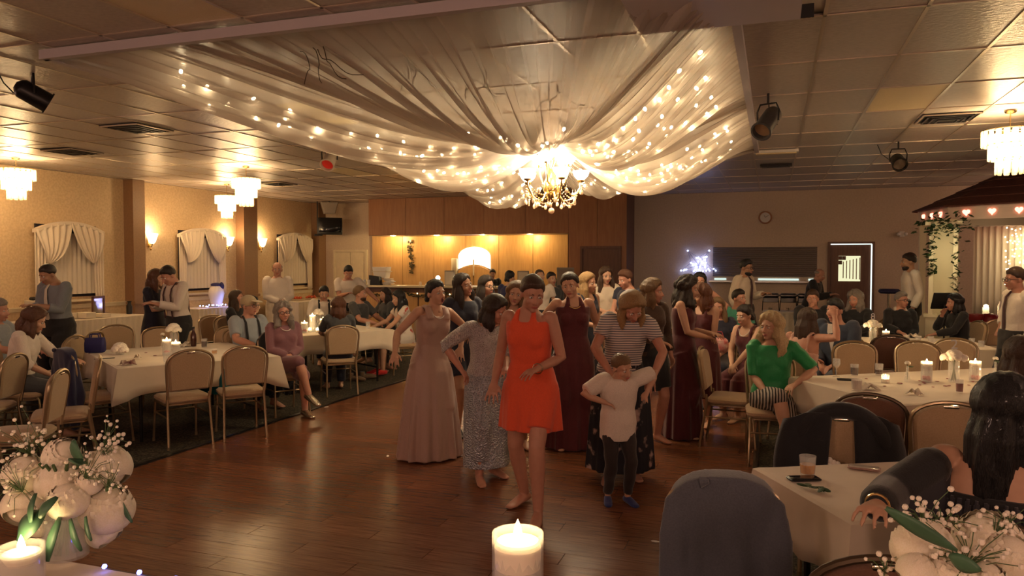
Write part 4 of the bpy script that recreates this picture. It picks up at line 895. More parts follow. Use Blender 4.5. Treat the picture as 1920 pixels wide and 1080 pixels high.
for n, (px, py) in enumerate(((1838, 604), (1861, 606), (1884, 605), (1907, 602))):
    p = onkt(px, py); o = thing('cake_plate', ('plate with a dark slice at the cake table edge', 'plate of sliced cake in the middle of the cake table', 'black and white napkin plate beside the jar', 'small plate near the tie wearing man')[n], 'plate', p); b = MB(); b.lathe([(0, 0), (.06, .003), (.1, .014), (.098, .016), (.0, .006)], 18); obj('plate', b, m_white, o); b = MB(); b.slab([(0, 0), (.09, .03), (.09, -.03)], .04, 'xy', .004, off=(-.04, 0, .03)); obj('slice', b, m_black, o)
p = onkt(1850, 588); o = thing('tall_candle', 'lit floating candle bowl at the back of the cake table', 'candle', p); b = MB(); b.lathe([(0, 0), (.05, 0), (.05, .22), (.047, .22), (.045, .02), (0, .02)], 14); obj('glass', b, sheer('glass_clear', (.9, .9, .9), .75), o); b = MB(); b.ell((0, 0, .24), (.035, .035, .025)); obj('flame', b, glow('flame', (1, .75, .35), 60), o)
# music stand and black amplifier by the arbour
t = thing('music_stand', 'black folding music stand beside the arbour', 'stand', at(1772, 10.95), tocam(at(1772, 10.95)) + .4); b = MB(); b.slab(rect_round(.34, .26, .01, 3), .015, 'xz', .003, M=np.array(Matrix.Rotation(R(-25), 3, 'X')), off=(0, 0, 1.18)); obj('desk', b, m_black, t); b = MB(); b.tube([(0, 0, 1.12), (0, 0, .25)], .012)
for k in range(3): a = k * 2.094; b.tube([(0, 0, .3), (.25 * math.cos(a), .25 * math.sin(a), .0)], .009, 6)
obj('tripod', b, m_black, t)
t = thing('bar_stool', 'tall stool with a blue seat beside the red door', 'stool', at(1668, 13.5), 0); b = MB(); b.slab(rect_round(.34, .34, .1, 5), .08, 'xy', .025, off=(0, 0, 1.22)); obj('seat', b, mat('stool_blue', (.02, .02, .08), .6), t); b = MB(); b.tube([(0, 0, 1.18), (0, 0, .05)], .03); b.lathe([(0, 0), (.2, 0), (.2, .02), (.03, .05), (0, .05)], 18); obj('pedestal', b, m_slot, t)
# ================================================================= PEOPLE
def rot(ax, a): return np.array(Matrix.Rotation(a, 3, ax))
def mcol(name, c, **k):
    d = dict(rough=.8, bump=.15, scale=140, var=.06, sheen=.25); d.update(k); return mat(name, c, **d)
SKIN = {'fair': mat('skin_fair', (.52, .30, .20), .5, sss=.08, var=.04, scale=20), 'pink': mat('skin_pink', (.48, .24, .165), .5, sss=.08, var=.05, scale=20), 'tan': mat('skin_tan', (.40, .215, .13), .5, sss=.08, var=.04, scale=20)}
def hairm(name, c): return mat('hair_' + name, c, .42, bump=.7, scale=60, stretch=(9, 9, .8), var=.35, detail=3, coat=.1)
HAIR = {k: hairm(k, c) for k, c in dict(black=(.008, .007, .008), dark=(.022, .012, .008), brown=(.055, .026, .013), auburn=(.10, .035, .014), red=(.14, .045, .016), light=(.17, .095, .04), blonde=(.33, .20, .085), pale=(.52, .38, .20), grey=(.24, .20, .17), white=(.46, .40, .33)).items()}
m_eyew = mat('eye_white', (.6, .55, .5), .25); m_iris = mat('iris', (.03, .018, .01), .2); m_lips = mat('lips', (.40, .11, .09), .4); m_mouth = mat('mouth_dark', (.08, .015, .015), .5); m_teeth = mat('teeth', (.75, .7, .62), .3)
ARM = {'down': (.07, .05, -.50), 'hip': (.10, .03, -.37), 'front': (-.15, .24, -.33), 'lap': (-.11, .24, -.40), 'table': (-.04, .40, -.27), 'out': (.33, .16, -.36), 'face': (-.15, .17, .03), 'up': (-.02, .0, .40), 'hold': (-.12, .30, -.22), 'back': (.12, -.2, -.35), 'knee': (-.06, .38, -.38), 'hang': (.1, .12, -.48), 'clasp': (-.17, .20, -.36)}
POLE = {'hip': (1, -.6, -.1), 'face': (.5, .3, -1), 'up': (1, .2, .3), 'out': (.6, -.8, -.5), 'default': (.45, -.9, -.35), 'lap': (.8, -.6, -.3), 'table': (.8, -.5, -.5), 'clasp': (.9, -.4, -.4), 'front': (.9, -.5, -.4)}
def ik(a, t, l1, l2, pole):
    a, t = np.asarray(a, float), np.asarray(t, float); d = t - a; L_ = np.linalg.norm(d); L2 = min(L_, (l1 + l2) * .995); dn = d / L_; t = a + dn * L2
    x = (l1 * l1 - l2 * l2 + L2 * L2) / (2 * L2); h = math.sqrt(max(0, l1 * l1 - x * x)); p = np.asarray(pole, float); p = p - dn * p.dot(dn)
    return a + dn * x + unit(p) * h, t
NP = 0
def person(lab, p, face=0.0, h=1.7, sex='f', sit=0.0, lean_=0.0, side=0.0, twist=0.0, head=(0, 0, 0), arms=('down', 'down'), legs=None, skin_='fair', hair=('short', 'brown'),
           wear=(), fat=1.0, vox=.011, expr='smile', stride=.0, glasses=False, hat=None, extras=(), curl=.35, dz=0.0, crossed=False, kid=False, beard=None, abs_face=None, barefoot=True, shoe=None):
    """one continuous body over a posed skeleton; clothes and hair are its parts"""
    global NP; NP += 1
    s = h / 1.70; rz = (tocam(p) + R(face)) if abs_face is None else R(abs_face)
    root = thing('person', lab, 'person', (p[0], p[1], dz), rz)
    fem = sex == 'f'; hs = (1.25 if kid else 1.0)
    hip_z = (.925 * s if not sit else sit + .095 * s)
    P0 = np.array([0, 0, hip_z]); Rt = rot('Z', R(twist)) @ rot('X', R(-lean_)) @ rot('Y', R(side))
    T = lambda v: P0 + Rt @ (np.asarray(v, float) * s)
    shw = .162 if fem else .180
    # ---- skeleton
    sh = {k: T((k * shw, -.005, .462)) for k in (1, -1)}; nb = T((0, .0, .50)); Rh = Rt @ rot('Z', R(head[0])) @ rot('X', R(-lean_ * -.35 - head[1])) @ rot('Y', R(head[2]))
    hc = nb + Rh @ (np.array([0, .025, .135]) * s)
    H = lambda v: hc + Rh @ (np.asarray(v, float) * s * hs)
    el, wr, hd = {}, {}, {}
    for k, a in ((1, arms[0]), (-1, arms[1])):
        nm = a if isinstance(a, str) else 'default'; v = np.array(ARM[a] if isinstance(a, str) else a[:3]) * s; pl = np.array(POLE.get(nm, POLE['default']) if isinstance(a, str) or len(a) < 6 else a[3:6])
        tgt = sh[k] + np.array([v[0] * k, v[1], v[2]])
        if not isinstance(a, str) and len(a) == 7:
            wx_, wy_ = a[0] - p[0], a[1] - p[1]; tgt = np.array([wx_ * math.cos(-rz) - wy_ * math.sin(-rz), wx_ * math.sin(-rz) + wy_ * math.cos(-rz), a[2] - dz])
        el[k], wr[k] = ik(sh[k], tgt, .285 * s, .25 * s, (pl[0] * k, pl[1], pl[2]))
    hip, kn, an, fd = {}, {}, {}, {}
    for k in (1, -1):
        hip[k] = T((k * .088, 0, -.03))
        if sit:
            ky = .40 * s; fx = k * .10 * s
            if crossed and k == crossed: tg = np.array([-k * .10 * s, ky + .06, sit - .12]); pol = (0, .2, 1); kk = np.array([-k * .03 * s, ky + .02, sit + .16 * s])
            else: tg = np.array([fx, ky + (.02 if not legs else legs[0]), .085 * s]); kk = None; pol = (0, 1, .6)
            if crossed and k == crossed:
                kn[k] = kk; d = unit(np.array([-k * .22, .22, -1])); an[k] = kk + d * .40 * s
            else: kn[k], an[k] = ik(hip[k], tg, .42 * s, .40 * s, pol)
            fd[k] = unit(np.array([k * .12 if not (crossed and k == crossed) else -k * .3, 1, -.25 if (crossed and k == crossed) else 0]))
        else:
            fy = stride * .18 * k; tg = np.array([k * (.10 + abs(stride) * .02) * s, fy * s, .085 * s]); kn[k], an[k] = ik(hip[k], tg, .425 * s, .425 * s, (k * .1, 1, 0)); fd[k] = unit(np.array([k * .25, 1, 0]))
    # ---- primitive makers, shared by body and clothes
    RX = [(-.13, .085, .085), (-.08, .150, .112), (-.01, .172 if fem else .165, .122), (.07, .155 if fem else .158, .108), (.15, .128 if fem else .148, .094), (.25, .140 if fem else .160, .102), (.35, .152 if fem else .176, .110), (.42, .150 if fem else .178, .098), (.465, .115 if fem else .135, .080), (.50, .070, .064), (.53, .054, .056)]
    def ringT(z, rx, ry, yo=0.0, n=24):
        a = np.arange(n) * 2 * math.pi / n; c, si = np.cos(a), np.sin(a); e = .80
        pts = np.c_[np.sign(c) * np.abs(c) ** e * rx, np.sign(si) * np.abs(si) ** e * ry + yo, np.full(n, z)] * s
        return P0 + pts @ Rt.T
    def torso(mb, z0, z1, g, yo=0.0):
        zz = sorted(set([z0, z1] + [r[0] for r in RX if z0 < r[0] < z1])); ax_ = [r[0] for r in RX]
        mb.loft([ringT(z, np.interp(max(z, -.03) if g > 0 else z, ax_, [r[1] for r in RX]) * (fat if z < .38 else 1 + (fat - 1) * .35) + g / s, np.interp(max(z, -.03) if g > 0 else z, ax_, [r[2] for r in RX]) * (fat ** 1.4 if z < .33 else 1) + g / s, yo + (.02 * (fat - 1) * 4 if .0 < z < .3 else 0)) for z in zz])
        if fem and not kid and z1 > .36:
            for k in (1, -1): mb.ell(T((k * .066, .070 * fat ** .5, .318)), np.array([.066, .050, .066]) * s * fat ** .5 + g, M=Rt)
        if z1 >= .46:
            for k in (1, -1): mb.ell(sh[k] - Rt @ np.array([k * .012, 0, .004]) * s, (.050 if fem else .058) * s + g, 12, 8)
    af = (1 + (fat - 1) * .7)
    def arm(mb, k, t0, t1, g):
        pts = [sh[k] + (el[k] - sh[k]) * q for q in (0, .33, .66, 1.0)] + [el[k] + (wr[k] - el[k]) * q for q in (.3, .65, 1.0)]
        rr = np.array([.045, .044, .040, .036, .037, .031, .024] if fem else [.050, .050, .046, .040, .042, .036, .028]) * s * af + g
        tt = np.array([0, .165, .33, .5, .65, .825, 1.0]); q = [t0] + [x for x in tt if t0 < x < t1] + [t1]
        mb.tube([[np.interp(x, tt, [pp[i] for pp in pts]) for i in range(3)] for x in q], [float(np.interp(x, tt, rr)) for x in q], 12, round_ends=(g == 0))
    def leg(mb, k, t0, t1, g):
        pts = [hip[k] + (kn[k] - hip[k]) * q for q in (0, .3, .65, 1.0)] + [kn[k] + (an[k] - kn[k]) * q for q in (.28, .6, 1.0)]
        rr = np.array([.090, .086, .068, .056, .058, .046, .036]) * s * (af if fem else af * .97) + g
        tt = np.array([0, .15, .32, .5, .64, .8, 1.0]); q = [t0] + [x for x in tt if t0 < x < t1] + [t1]
        mb.tube([[np.interp(x, tt, [pp[i] for pp in pts]) for i in range(3)] for x in q], [float(np.interp(x, tt, rr)) for x in q], 14, round_ends=(g == 0))
    def foot(mb, k, g, heel=0.0):
        f = fd[k]; a_ = an[k]; up = np.array([0, 0, 1.0]); f2 = unit(f); lo = a_ - up * .05 * s
        mb.tube([a_ - f2 * .045 * s - up * .040 * s, a_ - up * .034 * s, a_ + f2 * .07 * s - up * .045 * s, a_ + f2 * .14 * s - up * .062 * s, a_ + f2 * .185 * s - up * .066 * s], [((.028) * s + g, .030 * s + g), (.034 * s + g, .040 * s + g), (.040 * s + g, .030 * s + g), (.043 * s + g, .018 * s + g), (.032 * s + g, .013 * s + g)], 12, up=up, round_ends=True)
    # ---- body
    b = MB(); torso(b, -.13, .53, 0)
    b.tube([T((0, -.005, .46)), nb, H((0, -.012, -.05))], [(.066 * s), .054 * s * (1 if fem else 1.12), .052 * s * (1 if fem else 1.12)], 14)
    for k in (1, -1):
        arm(b, k, 0, 1, 0); leg(b, k, 0, 1, 0); foot(b, k, 0)
        fw = unit(wr[k] - el[k]); hdv = fw
        side_ = unit(np.cross(fw, np.array([0, 0, 1.0]) if abs(fw[2]) < .85 else np.array([0, 1.0, 0]))); nrm = unit(np.cross(side_, fw))
        if abs(fw[2]) >= .85: side_, nrm = nrm, -side_                              # hanging hand: palm toward the thigh
        pal = wr[k] + fw * .045 * s
        b.tube([wr[k] - fw * .01, wr[k] + fw * .03 * s, wr[k] + fw * .085 * s], [(.024 * s, .019 * s), (.036 * s, .018 * s), (.040 * s, .014 * s)], 10, up=nrm, round_ends=True)
        cdir = -nrm if fw[2] > -.85 else np.array([-k * 1.0, 0, 0])
        for fi, (off, fl) in enumerate(((-.033, .066), (-.011, .078), (.012, .074), (.034, .058))):
            q0 = wr[k] + fw * .083 * s + side_ * off * s; pth = [q0]; dd = unit(fw + side_ * off * 7)
            for j_ in range(3): dd = unit(dd + cdir * curl * (1 + .25 * fi * .3)); pth.append(pth[-1] + dd * fl * s / 3)
            b.tube(pth, [.0088 * s, .0082 * s, .0075 * s, .0065 * s], 8, round_ends=True)
        tm = unit(np.array([0, 1, 0.2])) if abs(fw[2]) >= .85 else side_ * (-1 if side_.dot([-k, .3, .2]) < 0 else 1)
        q0 = wr[k] + fw * .03 * s + tm * .028 * s
        b.tube([q0, q0 + (fw * .6 + tm * .6) * .032 * s, q0 + (fw * .9 + tm * .6 + cdir * .3) * .058 * s], [.0125 * s, .0105 * s, .008 * s], 8, round_ends=True)
    E = lambda c, r, **k: b.ell(H(c), np.asarray(r) * s * hs, M=Rh, **k)
    E((0, -.012, .030), (.075, .094, .086), seg=20, rings=12); E((0, .026, -.034), (.060, .064, .076), seg=16, rings=10); E((0, .020, -.070), (.052 if fem else .057, .054, .038)); E((0, .064, -.094), (.024 if fem else .028, .022, .019))
    b.tube([H((0, .088, .004)), H((0, .098, -.016)), H((0, .110, -.034))], [.008 * s * hs, .0095 * s * hs, .0125 * s * hs], 8, round_ends=True)
    for k in (1, -1): E((k * .012, .097, -.038), (.009, .010, .007), seg=8, rings=6); E((k * .030, .074, .020), (.026, .014, .009), seg=8, rings=6); E((k * .039, .056, -.032), (.026, .026, .026), seg=10, rings=6); E((k * .076, -.012, -.014), (.010, .020, .030), seg=8, rings=6)
    E((0, .083, -.062), (.026, .010, .012), seg=10, rings=6)
    eyes = [H((k * .031, .084, .001)) for k in (1, -1)]; inw = -(Rh @ np.array([0, 1, 0]))
    def facepost(co, no):
        for e in eyes:
            d = np.linalg.norm(co - e, axis=1); co = co + np.outer(.007 * s * np.exp(-(d / (.014 * s)) ** 2), inw)
        return co
    skin('body', b, vox, SKIN[skin_], root, facepost, 2)
    # ---- face parts
    for k in (1, -1):
        e = MB(); c = H((k * .031, .0745, .0)); e.ell(c, np.array([.0135, .011, .0085]) * s * hs, 10, 8, M=Rh); e.ell(H((k * .031, .0795, .0)), np.array([.006, .0075, .0065]) * s * hs, 8, 6, mi=1, M=Rh); obj('eye', e, (m_eyew, m_iris), root)
        e = MB(); e.tube([H((k * (.016 + .011 * q), .0865 - .004 * q * q, .0205 + .004 * math.sin(q * 1.4))) for q in (0, .8, 1.6, 2.4, 3.0)], [(.0035 * s, .0028 * s)] * 4 + [(.002 * s, .002 * s)], 6); obj('eyebrow', e, HAIR.get(hair[1] if hair[1] not in ('white', 'blonde', 'pale') else 'light'), root)
    e = MB()
    if expr == 'open':
        e.ell(H((0, .089, -.068)), np.array([.013, .008, .015]) * s * hs, 10, 8, mi=1, M=Rh); e.tube([H((.016 * math.cos(a), .0915, -.068 + .018 * math.sin(a))) for a in np.linspace(0, 6.28, 15)], .0042 * s, 6)
    elif expr == 'grin':
        e.ell(H((0, .086, -.064)), np.array([.024, .008, .0075]) * s * hs, 10, 8, mi=2, M=Rh)
        for z0_, sg in ((-.059, .35), (-.069, 1.0)): e.tube([H((x, .094 - 9 * x * x, z0_ + sg * 7 * x * x)) for x in np.linspace(-.027, .027, 9)], [.0015 * s + .003 * s * math.cos(x * 55) for x in np.linspace(-.027, .027, 9)], 6)
    else:
        up_ = 5 if expr == 'smile' else 0
        for z0_, r_ in ((-.0625, .0036), (-.0695, .0045)): e.tube([H((x, .0935 - 9 * x * x, z0_ + up_ * x * x)) for x in np.linspace(-.024, .024, 9)], [.001 * s + r_ * s * max(.1, math.cos(x * 62)) for x in np.linspace(-.024, .024, 9)], 6)
    obj('lips', e, (m_lips, m_mouth, m_teeth), root)
    if glasses:
        e = MB()
        for k in (1, -1): e.tube([H((k * .032 + .024 * math.cos(a), .101, .001 + .019 * math.sin(a))) for a in np.linspace(0, 6.28, 17)], .0026 * s, 5); e.tube([H((k * .056, .10, .004)), H((k * .076, .04, .002)), H((k * .079, -.015, -.004))], .0026 * s, 5)
        e.tube([H((-.009, .103, .004)), H((.009, .103, .004))], .0026 * s, 5); obj('glasses', e, m_black, root)
    # ---- hair
    style, hcn = hair; hm = HAIR[hcn]
    if style != 'none':
        b = MB(); nu, nv = 44, 30
        thick = {'short': .012, 'crop': .006, 'bald': .005, 'bob': .022, 'long': .018, 'updo': .014, 'curly': .034, 'pony': .012, 'wavy': .026, 'back': .018}.get(style, .015)
        rings = []
        for j in range(1, nv):
            el_ = -math.pi / 2 + math.pi * j / nv; rg = []
            for i in range(nu):
                az = 2 * math.pi * i / nu; d = np.array([math.cos(el_) * math.sin(az), math.cos(el_) * math.cos(az), math.sin(el_)])
                azd = abs(math.degrees(math.atan2(d[0], d[1])))
                if style == 'bald': lim = np.interp(azd, [0, 70, 85, 180], [2, 2, -.15, -.5]); over = min(d[2] - lim, .42 - d[2])
                else:
                    if style in ('short', 'crop', 'updo', 'pony', 'back'): lim = np.interp(azd, [0, 35, 58, 76, 92, 112, 180], [.37, .35, .16, -.28, -.36, -.50, -.66] if style != 'updo' else [.40, .32, .02, -.42, -.48, -.52, -.66])
                    else: lim = np.interp(azd, [0, 12, 38, 60, 78, 180], [.52, .46, .28, -.12, -.55, -.62])
                    lim += .035 * math.sin(az * 7 + NP) + .02 * math.sin(az * 15 + 2 * NP); over = d[2] - lim
                tp_ = min(1, max(0, over / .30)); tp_ = tp_ * tp_ * (3 - 2 * tp_)
                t_ = (.003 + thick * tp_) * (1 + .35 * math.sin(az * 9 + el_ * 5) * (style in ('curly', 'wavy')) + .10 * math.sin(az * 17))
                if style in ('short', 'updo'): t_ = .003 + tp_ * (.006 + .012 * max(0, d[2]) * (1 + .35 * math.sin(az + NP)) + .006 * max(0, d[1]) + .002 * math.sin(az * 17))
                t_ += .010 * tp_ if style in ('bob', 'wavy') and d[2] < .25 else 0
                sc_ = np.array([.075, .094, .086]) + (t_ if over > 0 else max(-.016, over * .10)); rg.append(H(np.array([0, -.012, .030]) + d * sc_))
            rings.append(np.array(rg))
        b.loft(rings)
        if style in ('long', 'wavy', 'pony', 'bob', 'curly', 'back'):
            L_ = {'long': .34, 'wavy': .25, 'pony': .30, 'bob': .11, 'curly': .16, 'back': .44}[style] * s; dn = np.array([0, 0, -1.0]) * .92 + (Rt @ np.array([0, 0, -1.0])) * .08
            bk = Rh @ np.array([0, -1.0, 0])
            if style == 'pony': b.tube([H((0, -.09, .03)), H((0, -.13, .0)), H((0, -.13, -.03)) + dn * L_ * .5, H((0, -.11, -.03)) + dn * L_], [.022 * s, .03 * s, .034 * s, .012 * s], 10, round_ends=True)
            else:
                wv = .085 if style != 'bob' else .080
                for x, y, dl in ((-.8, -.15, .95), (-.45, -.75, 1.0), (0, -.95, 1.05), (.45, -.75, 1.0), (.8, -.15, .95), (-.85, .18, .8), (.85, .18, .8)):
                    if style == 'back' and y > 0: continue
                    q0 = H((x * .078, -.012 + y * .088, .0)); q1 = H((x * (wv + .012), -.012 + y * .105 + (.0 if y < 0 else .02), -.085)); q2 = q1 + dn * L_ * .5 * dl + np.array([0, 0, 0]); q3 = q1 + dn * L_ * dl
                    w_ = {'curly': .045, 'wavy': .042}.get(style, .036) * s
                    jj = .018 if style in ('curly', 'wavy') else .005
                    b.tube([q0, q1, (q1 + q2) / 2 + rng.normal(0, jj, 3), q2 + rng.normal(0, jj, 3), q3], [w_ * .8, w_, w_ * 1.02, w_ * .95, w_ * .45], 10, round_ends=True)
        if style == 'updo':
            for c, r_ in (((0, -.105, -.03), .040), ((.03, -.09, -.055), .028), ((-.03, -.095, -.05), .03), ((0, -.09, .0), .045)): b.ell(H(c), r_ * s * hs, M=Rh)
        def hpost(co, no):
            loc = (co - hc) @ Rh; az = np.arctan2(loc[:, 0], loc[:, 1] + .012); f = np.sin(az * 23 + loc[:, 2] * 18) * .5 + np.sin(az * 41 + 2 + loc[:, 2] * 31) * .5
            return co + no * (f * (.0035 if style not in ('curly', 'wavy') else .007) * s)[:, None]
        skin('hair', b, max(vox * .95, .009), hm, root, hpost if style not in ('short', 'crop', 'bald') else None, 1)
    if beard:
        b = MB(); b.ell(H((0, .032, -.078)), np.array([.060, .060, .042]) * s, 14, 8, M=Rh); b.ell(H((0, .062, -.098)), np.array([.032, .028, .026]) * s, 10, 8, M=Rh); skin('beard', b, .009, HAIR[beard], root, None, 1)
    if hat == 'cap':
        b = MB(); b.ell(H((0, -.012, .048)), np.array([.088, .107, .086]) * s, 18, 10, M=Rh); hm_ = mcol('cap_khaki', (.42, .33, .20)); co_ = obj('cap', b, hm_, root)
        b = MB(); b.ell(H((0, .125, .058)), np.array([.070, .065, .010]) * s, 14, 8, M=Rh @ rot('X', R(-12))); obj('brim', b, hm_, co_)
    # ---- clothes
    for gname, kind, m, *opt in wear:
        b = MB(); g = .013 * s if kind not in ('jacket',) else .024 * s; post = None; sm = 4
        if kind in ('shirt', 'tee', 'blouse', 'jacket', 'tank', 'vest'):
            g += .026 * s if (kind == 'tee' and len(opt) > 1 and opt[1] < -.15) else 0
            slv = {'shirt': .93, 'tee': .33, 'blouse': .52, 'jacket': .95, 'tank': 0, 'vest': .0}[kind] if not opt else opt[0]; lo_ = (.0 if kind != 'jacket' else -.17) if len(opt) < 2 else opt[1]
            if kind in ('shirt', 'tee') and -.15 < lo_ < 0 and any(q[1] == 'pants' for q in wear): lo_ = .0
            hi_ = .485 if kind in ('shirt', 'jacket', 'tee') else .472
            if kind in ('tank',): hi_ = .40
            if kind == 'tank':
                torso(b, lo_, hi_, g)
                for k in (1, -1): b.tube([T((k * .085, .10, .37)), T((k * .095, .05, .475)), T((k * .095, -.03, .485)), T((k * .085, -.085, .40))], [(.026 * s, .010 * s)] * 4, 8, up=(0, 1, 0))
            else:
                torso(b, lo_, hi_, g)
                for k in (1, -1):
                    if slv > 0: arm(b, k, 0.0, slv, g + .006 * s)
            if kind in ('shirt',): b.tube([T((0, -.005, .488)), T((0, .004, .522))], [(.074 * s), .064 * s], 14)
            def post(co, no, sd=NP):
                loc = (co - P0) @ Rt / s; f = np.sin(loc[:, 2] * 38 + loc[:, 0] * 14 + sd) * np.sin(loc[:, 0] * 21 + loc[:, 2] * 9 + sd * 2); return co + no * (f * .0045 * s)[:, None]
        elif kind == 'pants':
            torso(b, -.13, .0 if kid or any(q[1] == 'jacket' for q in wear) else .085, g + (.0 if kid else .008 * s))
            for k in (1, -1): leg(b, k, 0.0, opt[0] if opt else .97, g + (.004 if kid else .010) * s)
            def post(co, no, sd=NP): f = np.sin(co[:, 2] * 46 + co[:, 0] * 20 + sd); return co + no * (f * .003)[:, None]
        elif kind in ('skirt', 'dress'):
            hem, flare = opt[0], opt[1]; folds = opt[2] if len(opt) > 2 else 9; top = opt[3] if len(opt) > 3 else (.40 if kind == 'dress' else .12); amp = opt[4] if len(opt) > 4 else 1.0
            straps = opt[5] if len(opt) > 5 else 'strap'
            torso(b, -.12, top, g)
            if not sit:
                for k in (1, -1): leg(b, k, 0, float(np.interp(hem, [.0, .13, .55, .75], [.93, .84, .40, .2])), g + .014 * s)
            if kind == 'dress':
                for k in (1, -1):
                    if straps in ('strap', 'wide'): b.tube([T((k * .085, .105, top - .03)), T((k * .09, .088, .445)), T((k * .09, .04, .497)), T((k * .09, -.02, .506)), T((k * .088, -.072, .47)), T((k * .08, -.09, top - .01))], [((.022 if straps == 'strap' else .040) * s, (.014 if straps == 'strap' else .021) * s)] * 6, 8, up=(0, 1, 0))
                    elif straps == 'halter': b.tube([T((k * .075, .10, top - .05)), T((k * .066, .092, .45)), T((k * .058, .050, .508)), T((k * .035, -.03, .535)), T((0, -.06, .535))], [(.040 * s, .014 * s), (.030 * s, .014 * s), (.018 * s, .013 * s), (.013 * s, .012 * s), (.013 * s, .012 * s)], 8, up=(0, 1, 0))
                    elif straps == 'short': arm(b, k, 0, .26, g + .006 * s); torso(b, top - .02, .475, g)
                    elif straps == 'long': arm(b, k, 0, .92, g + .004 * s); torso(b, top - .02, .48, g)
            if sit:
                for k in (1, -1): b.tube([hip[k] + (0, 0, .0), hip[k] + (kn[k] - hip[k]) * .5, hip[k] + (kn[k] - hip[k]) * (.98 if hem < .55 else .8)], [.12 * s, .105 * s, .082 * s], 14, round_ends=True)
                q0 = (hip[1] + hip[-1]) / 2; q1 = (kn[1] + kn[-1]) / 2; b.tube([q0, (q0 + q1) / 2, q0 + (q1 - q0) * .85], [(.15 * s, .09 * s), (.14 * s, .075 * s), (.12 * s, .055 * s)], 14, up=(0, 0, 1))
                if hem < .35:
                    for k in (1, -1): b.tube([kn[k], kn[k] + (an[k] - kn[k]) * .75], [.09 * s, .11 * s], 14)
            else:
                n = 72; a = np.arange(n) * 2 * math.pi / n; rings = []; z0_ = hip_z + .05 * s; zh = hem * s; cen0 = P0 + Rt @ np.array([0, 0, .05 * s]); fc = (an[1] + an[-1]) / 2; fc = np.array([fc[0], fc[1], 0])
                for q in np.linspace(0, 1, 14):
                    z = z0_ + (zh - z0_) * q; c = cen0 * (1 - q) + fc * q * .8; c[2] = z; e = q ** .8
                    hipw = np.interp(q, [0, .14, .3, 1], [.160, .186, .186, .17]) * fat; hipd = np.interp(q, [0, .14, .3, 1], [.118, .138, .138, .13]) * fat
                    mod = 1 + amp * (.06 * np.sin(a * folds + NP) + .04 * np.sin(a * (folds * 1.7 // 1) + 2 * NP)) * e
                    rings.append(np.c_[c[0] + np.cos(a) * (hipw + flare * e) * s * mod, c[1] + np.sin(a) * (hipd + flare * e * .9) * s * mod, np.full(n, z)])
                b.loft(rings)
        elif kind == 'tie':
            pts = [T((0, .075, .497)), T((0, .125, .44)), T((0, .138 * fat ** .5, .33)), T((0, .128 * fat ** 1.2, .16)), T((0, .128 * fat ** 1.2, .04))]
            b.tube(pts, [(.014 * s, .010 * s), (.018 * s, .008 * s), (.026 * s, .007 * s), (.034 * s, .007 * s), (.030 * s, .006 * s)], 8, up=(0, 1, 0)); obj(gname, b, m, root); continue
        elif kind == 'suspenders':
            for k in (1, -1): b.tube([T((k * .085, .108 * fat ** 1.4 + .022, .06)), T((k * .085, .112 * fat ** 1.2 + .022, .25)), T((k * .085, .132, .36)), T((k * .082, .105, .44)), T((k * .08, .03, .515)), T((k * .075, -.06, .50)), T((k * .055, -.126, .38)), T((k * .045, -.128, .25)), T((k * .04, -.128, .08))], [(.016 * s, .007 * s)] * 9, 6, up=(0, 1, 0))
            obj(gname, b, m, root); continue
        elif kind == 'bowtie':
            for k in (1, -1): b.tube([T((k * .004, .088, .490)), T((k * .05, .092, .490))], [(.010 * s, .008 * s), (.024 * s, .010 * s)], 8, up=(0, 1, 0))
            obj(gname, b, m, root); continue
        elif kind == 'shirtfront':
            b.slab([(x * s, z * s) for x, z in ((-.045, .49), (.045, .49), (.05, .40), (.0, .18), (-.05, .40))], .02 * s, 'xz', .004); v = np.concatenate(b.v); v = v + np.array([0, .118 * s, 0]); b.v = [P0 + v @ Rt.T]; obj(gname, b, m, root); continue
        elif kind == 'shoes':
            for k in (1, -1): b = MB(); foot(b, k, .008 * s); skin('shoe', b, .009, m, root, None, 1)
            continue
        elif kind == 'necklace':
            for q in np.linspace(-1, 1, 25): b.ell(T((.075 * math.sin(q * 1.45), .055 + .055 * math.cos(q * 1.3) ** 2 + .012, .485 - .07 * math.cos(q * 1.5) ** 1.0)), .006 * s, 6, 4)
            obj(gname, b, m, root); continue
        elif kind == 'scarf':
            b.tube([T((-.06, .08, .34)), T((-.07, .07, .44)), T((-.06, .0, .52)), T((0, -.05, .53)), T((.06, .0, .52)), T((.07, .07, .44)), T((.05, .10, .33)), T((.03, .12, .22))], [(.03 * s, .018 * s)] * 8, 8, up=(0, 1, 0), round_ends=True); obj(gname, b, m, root); continue
        elif kind == 'bracelet':
            k = opt[0]; b.tube([wr[k] + (np.array([math.cos(a), 0, math.sin(a)]) * .034 * s) for a in np.linspace(0, 6.28, 17)], .004, 5); obj(gname, b, m, root); continue
        skin(gname, b, max(vox * .95, .009), m, root, post, sm)
    return root, dict(wr=wr, el=el, sh=sh, hc=hc, kn=kn, an=an, T=T, H=H)
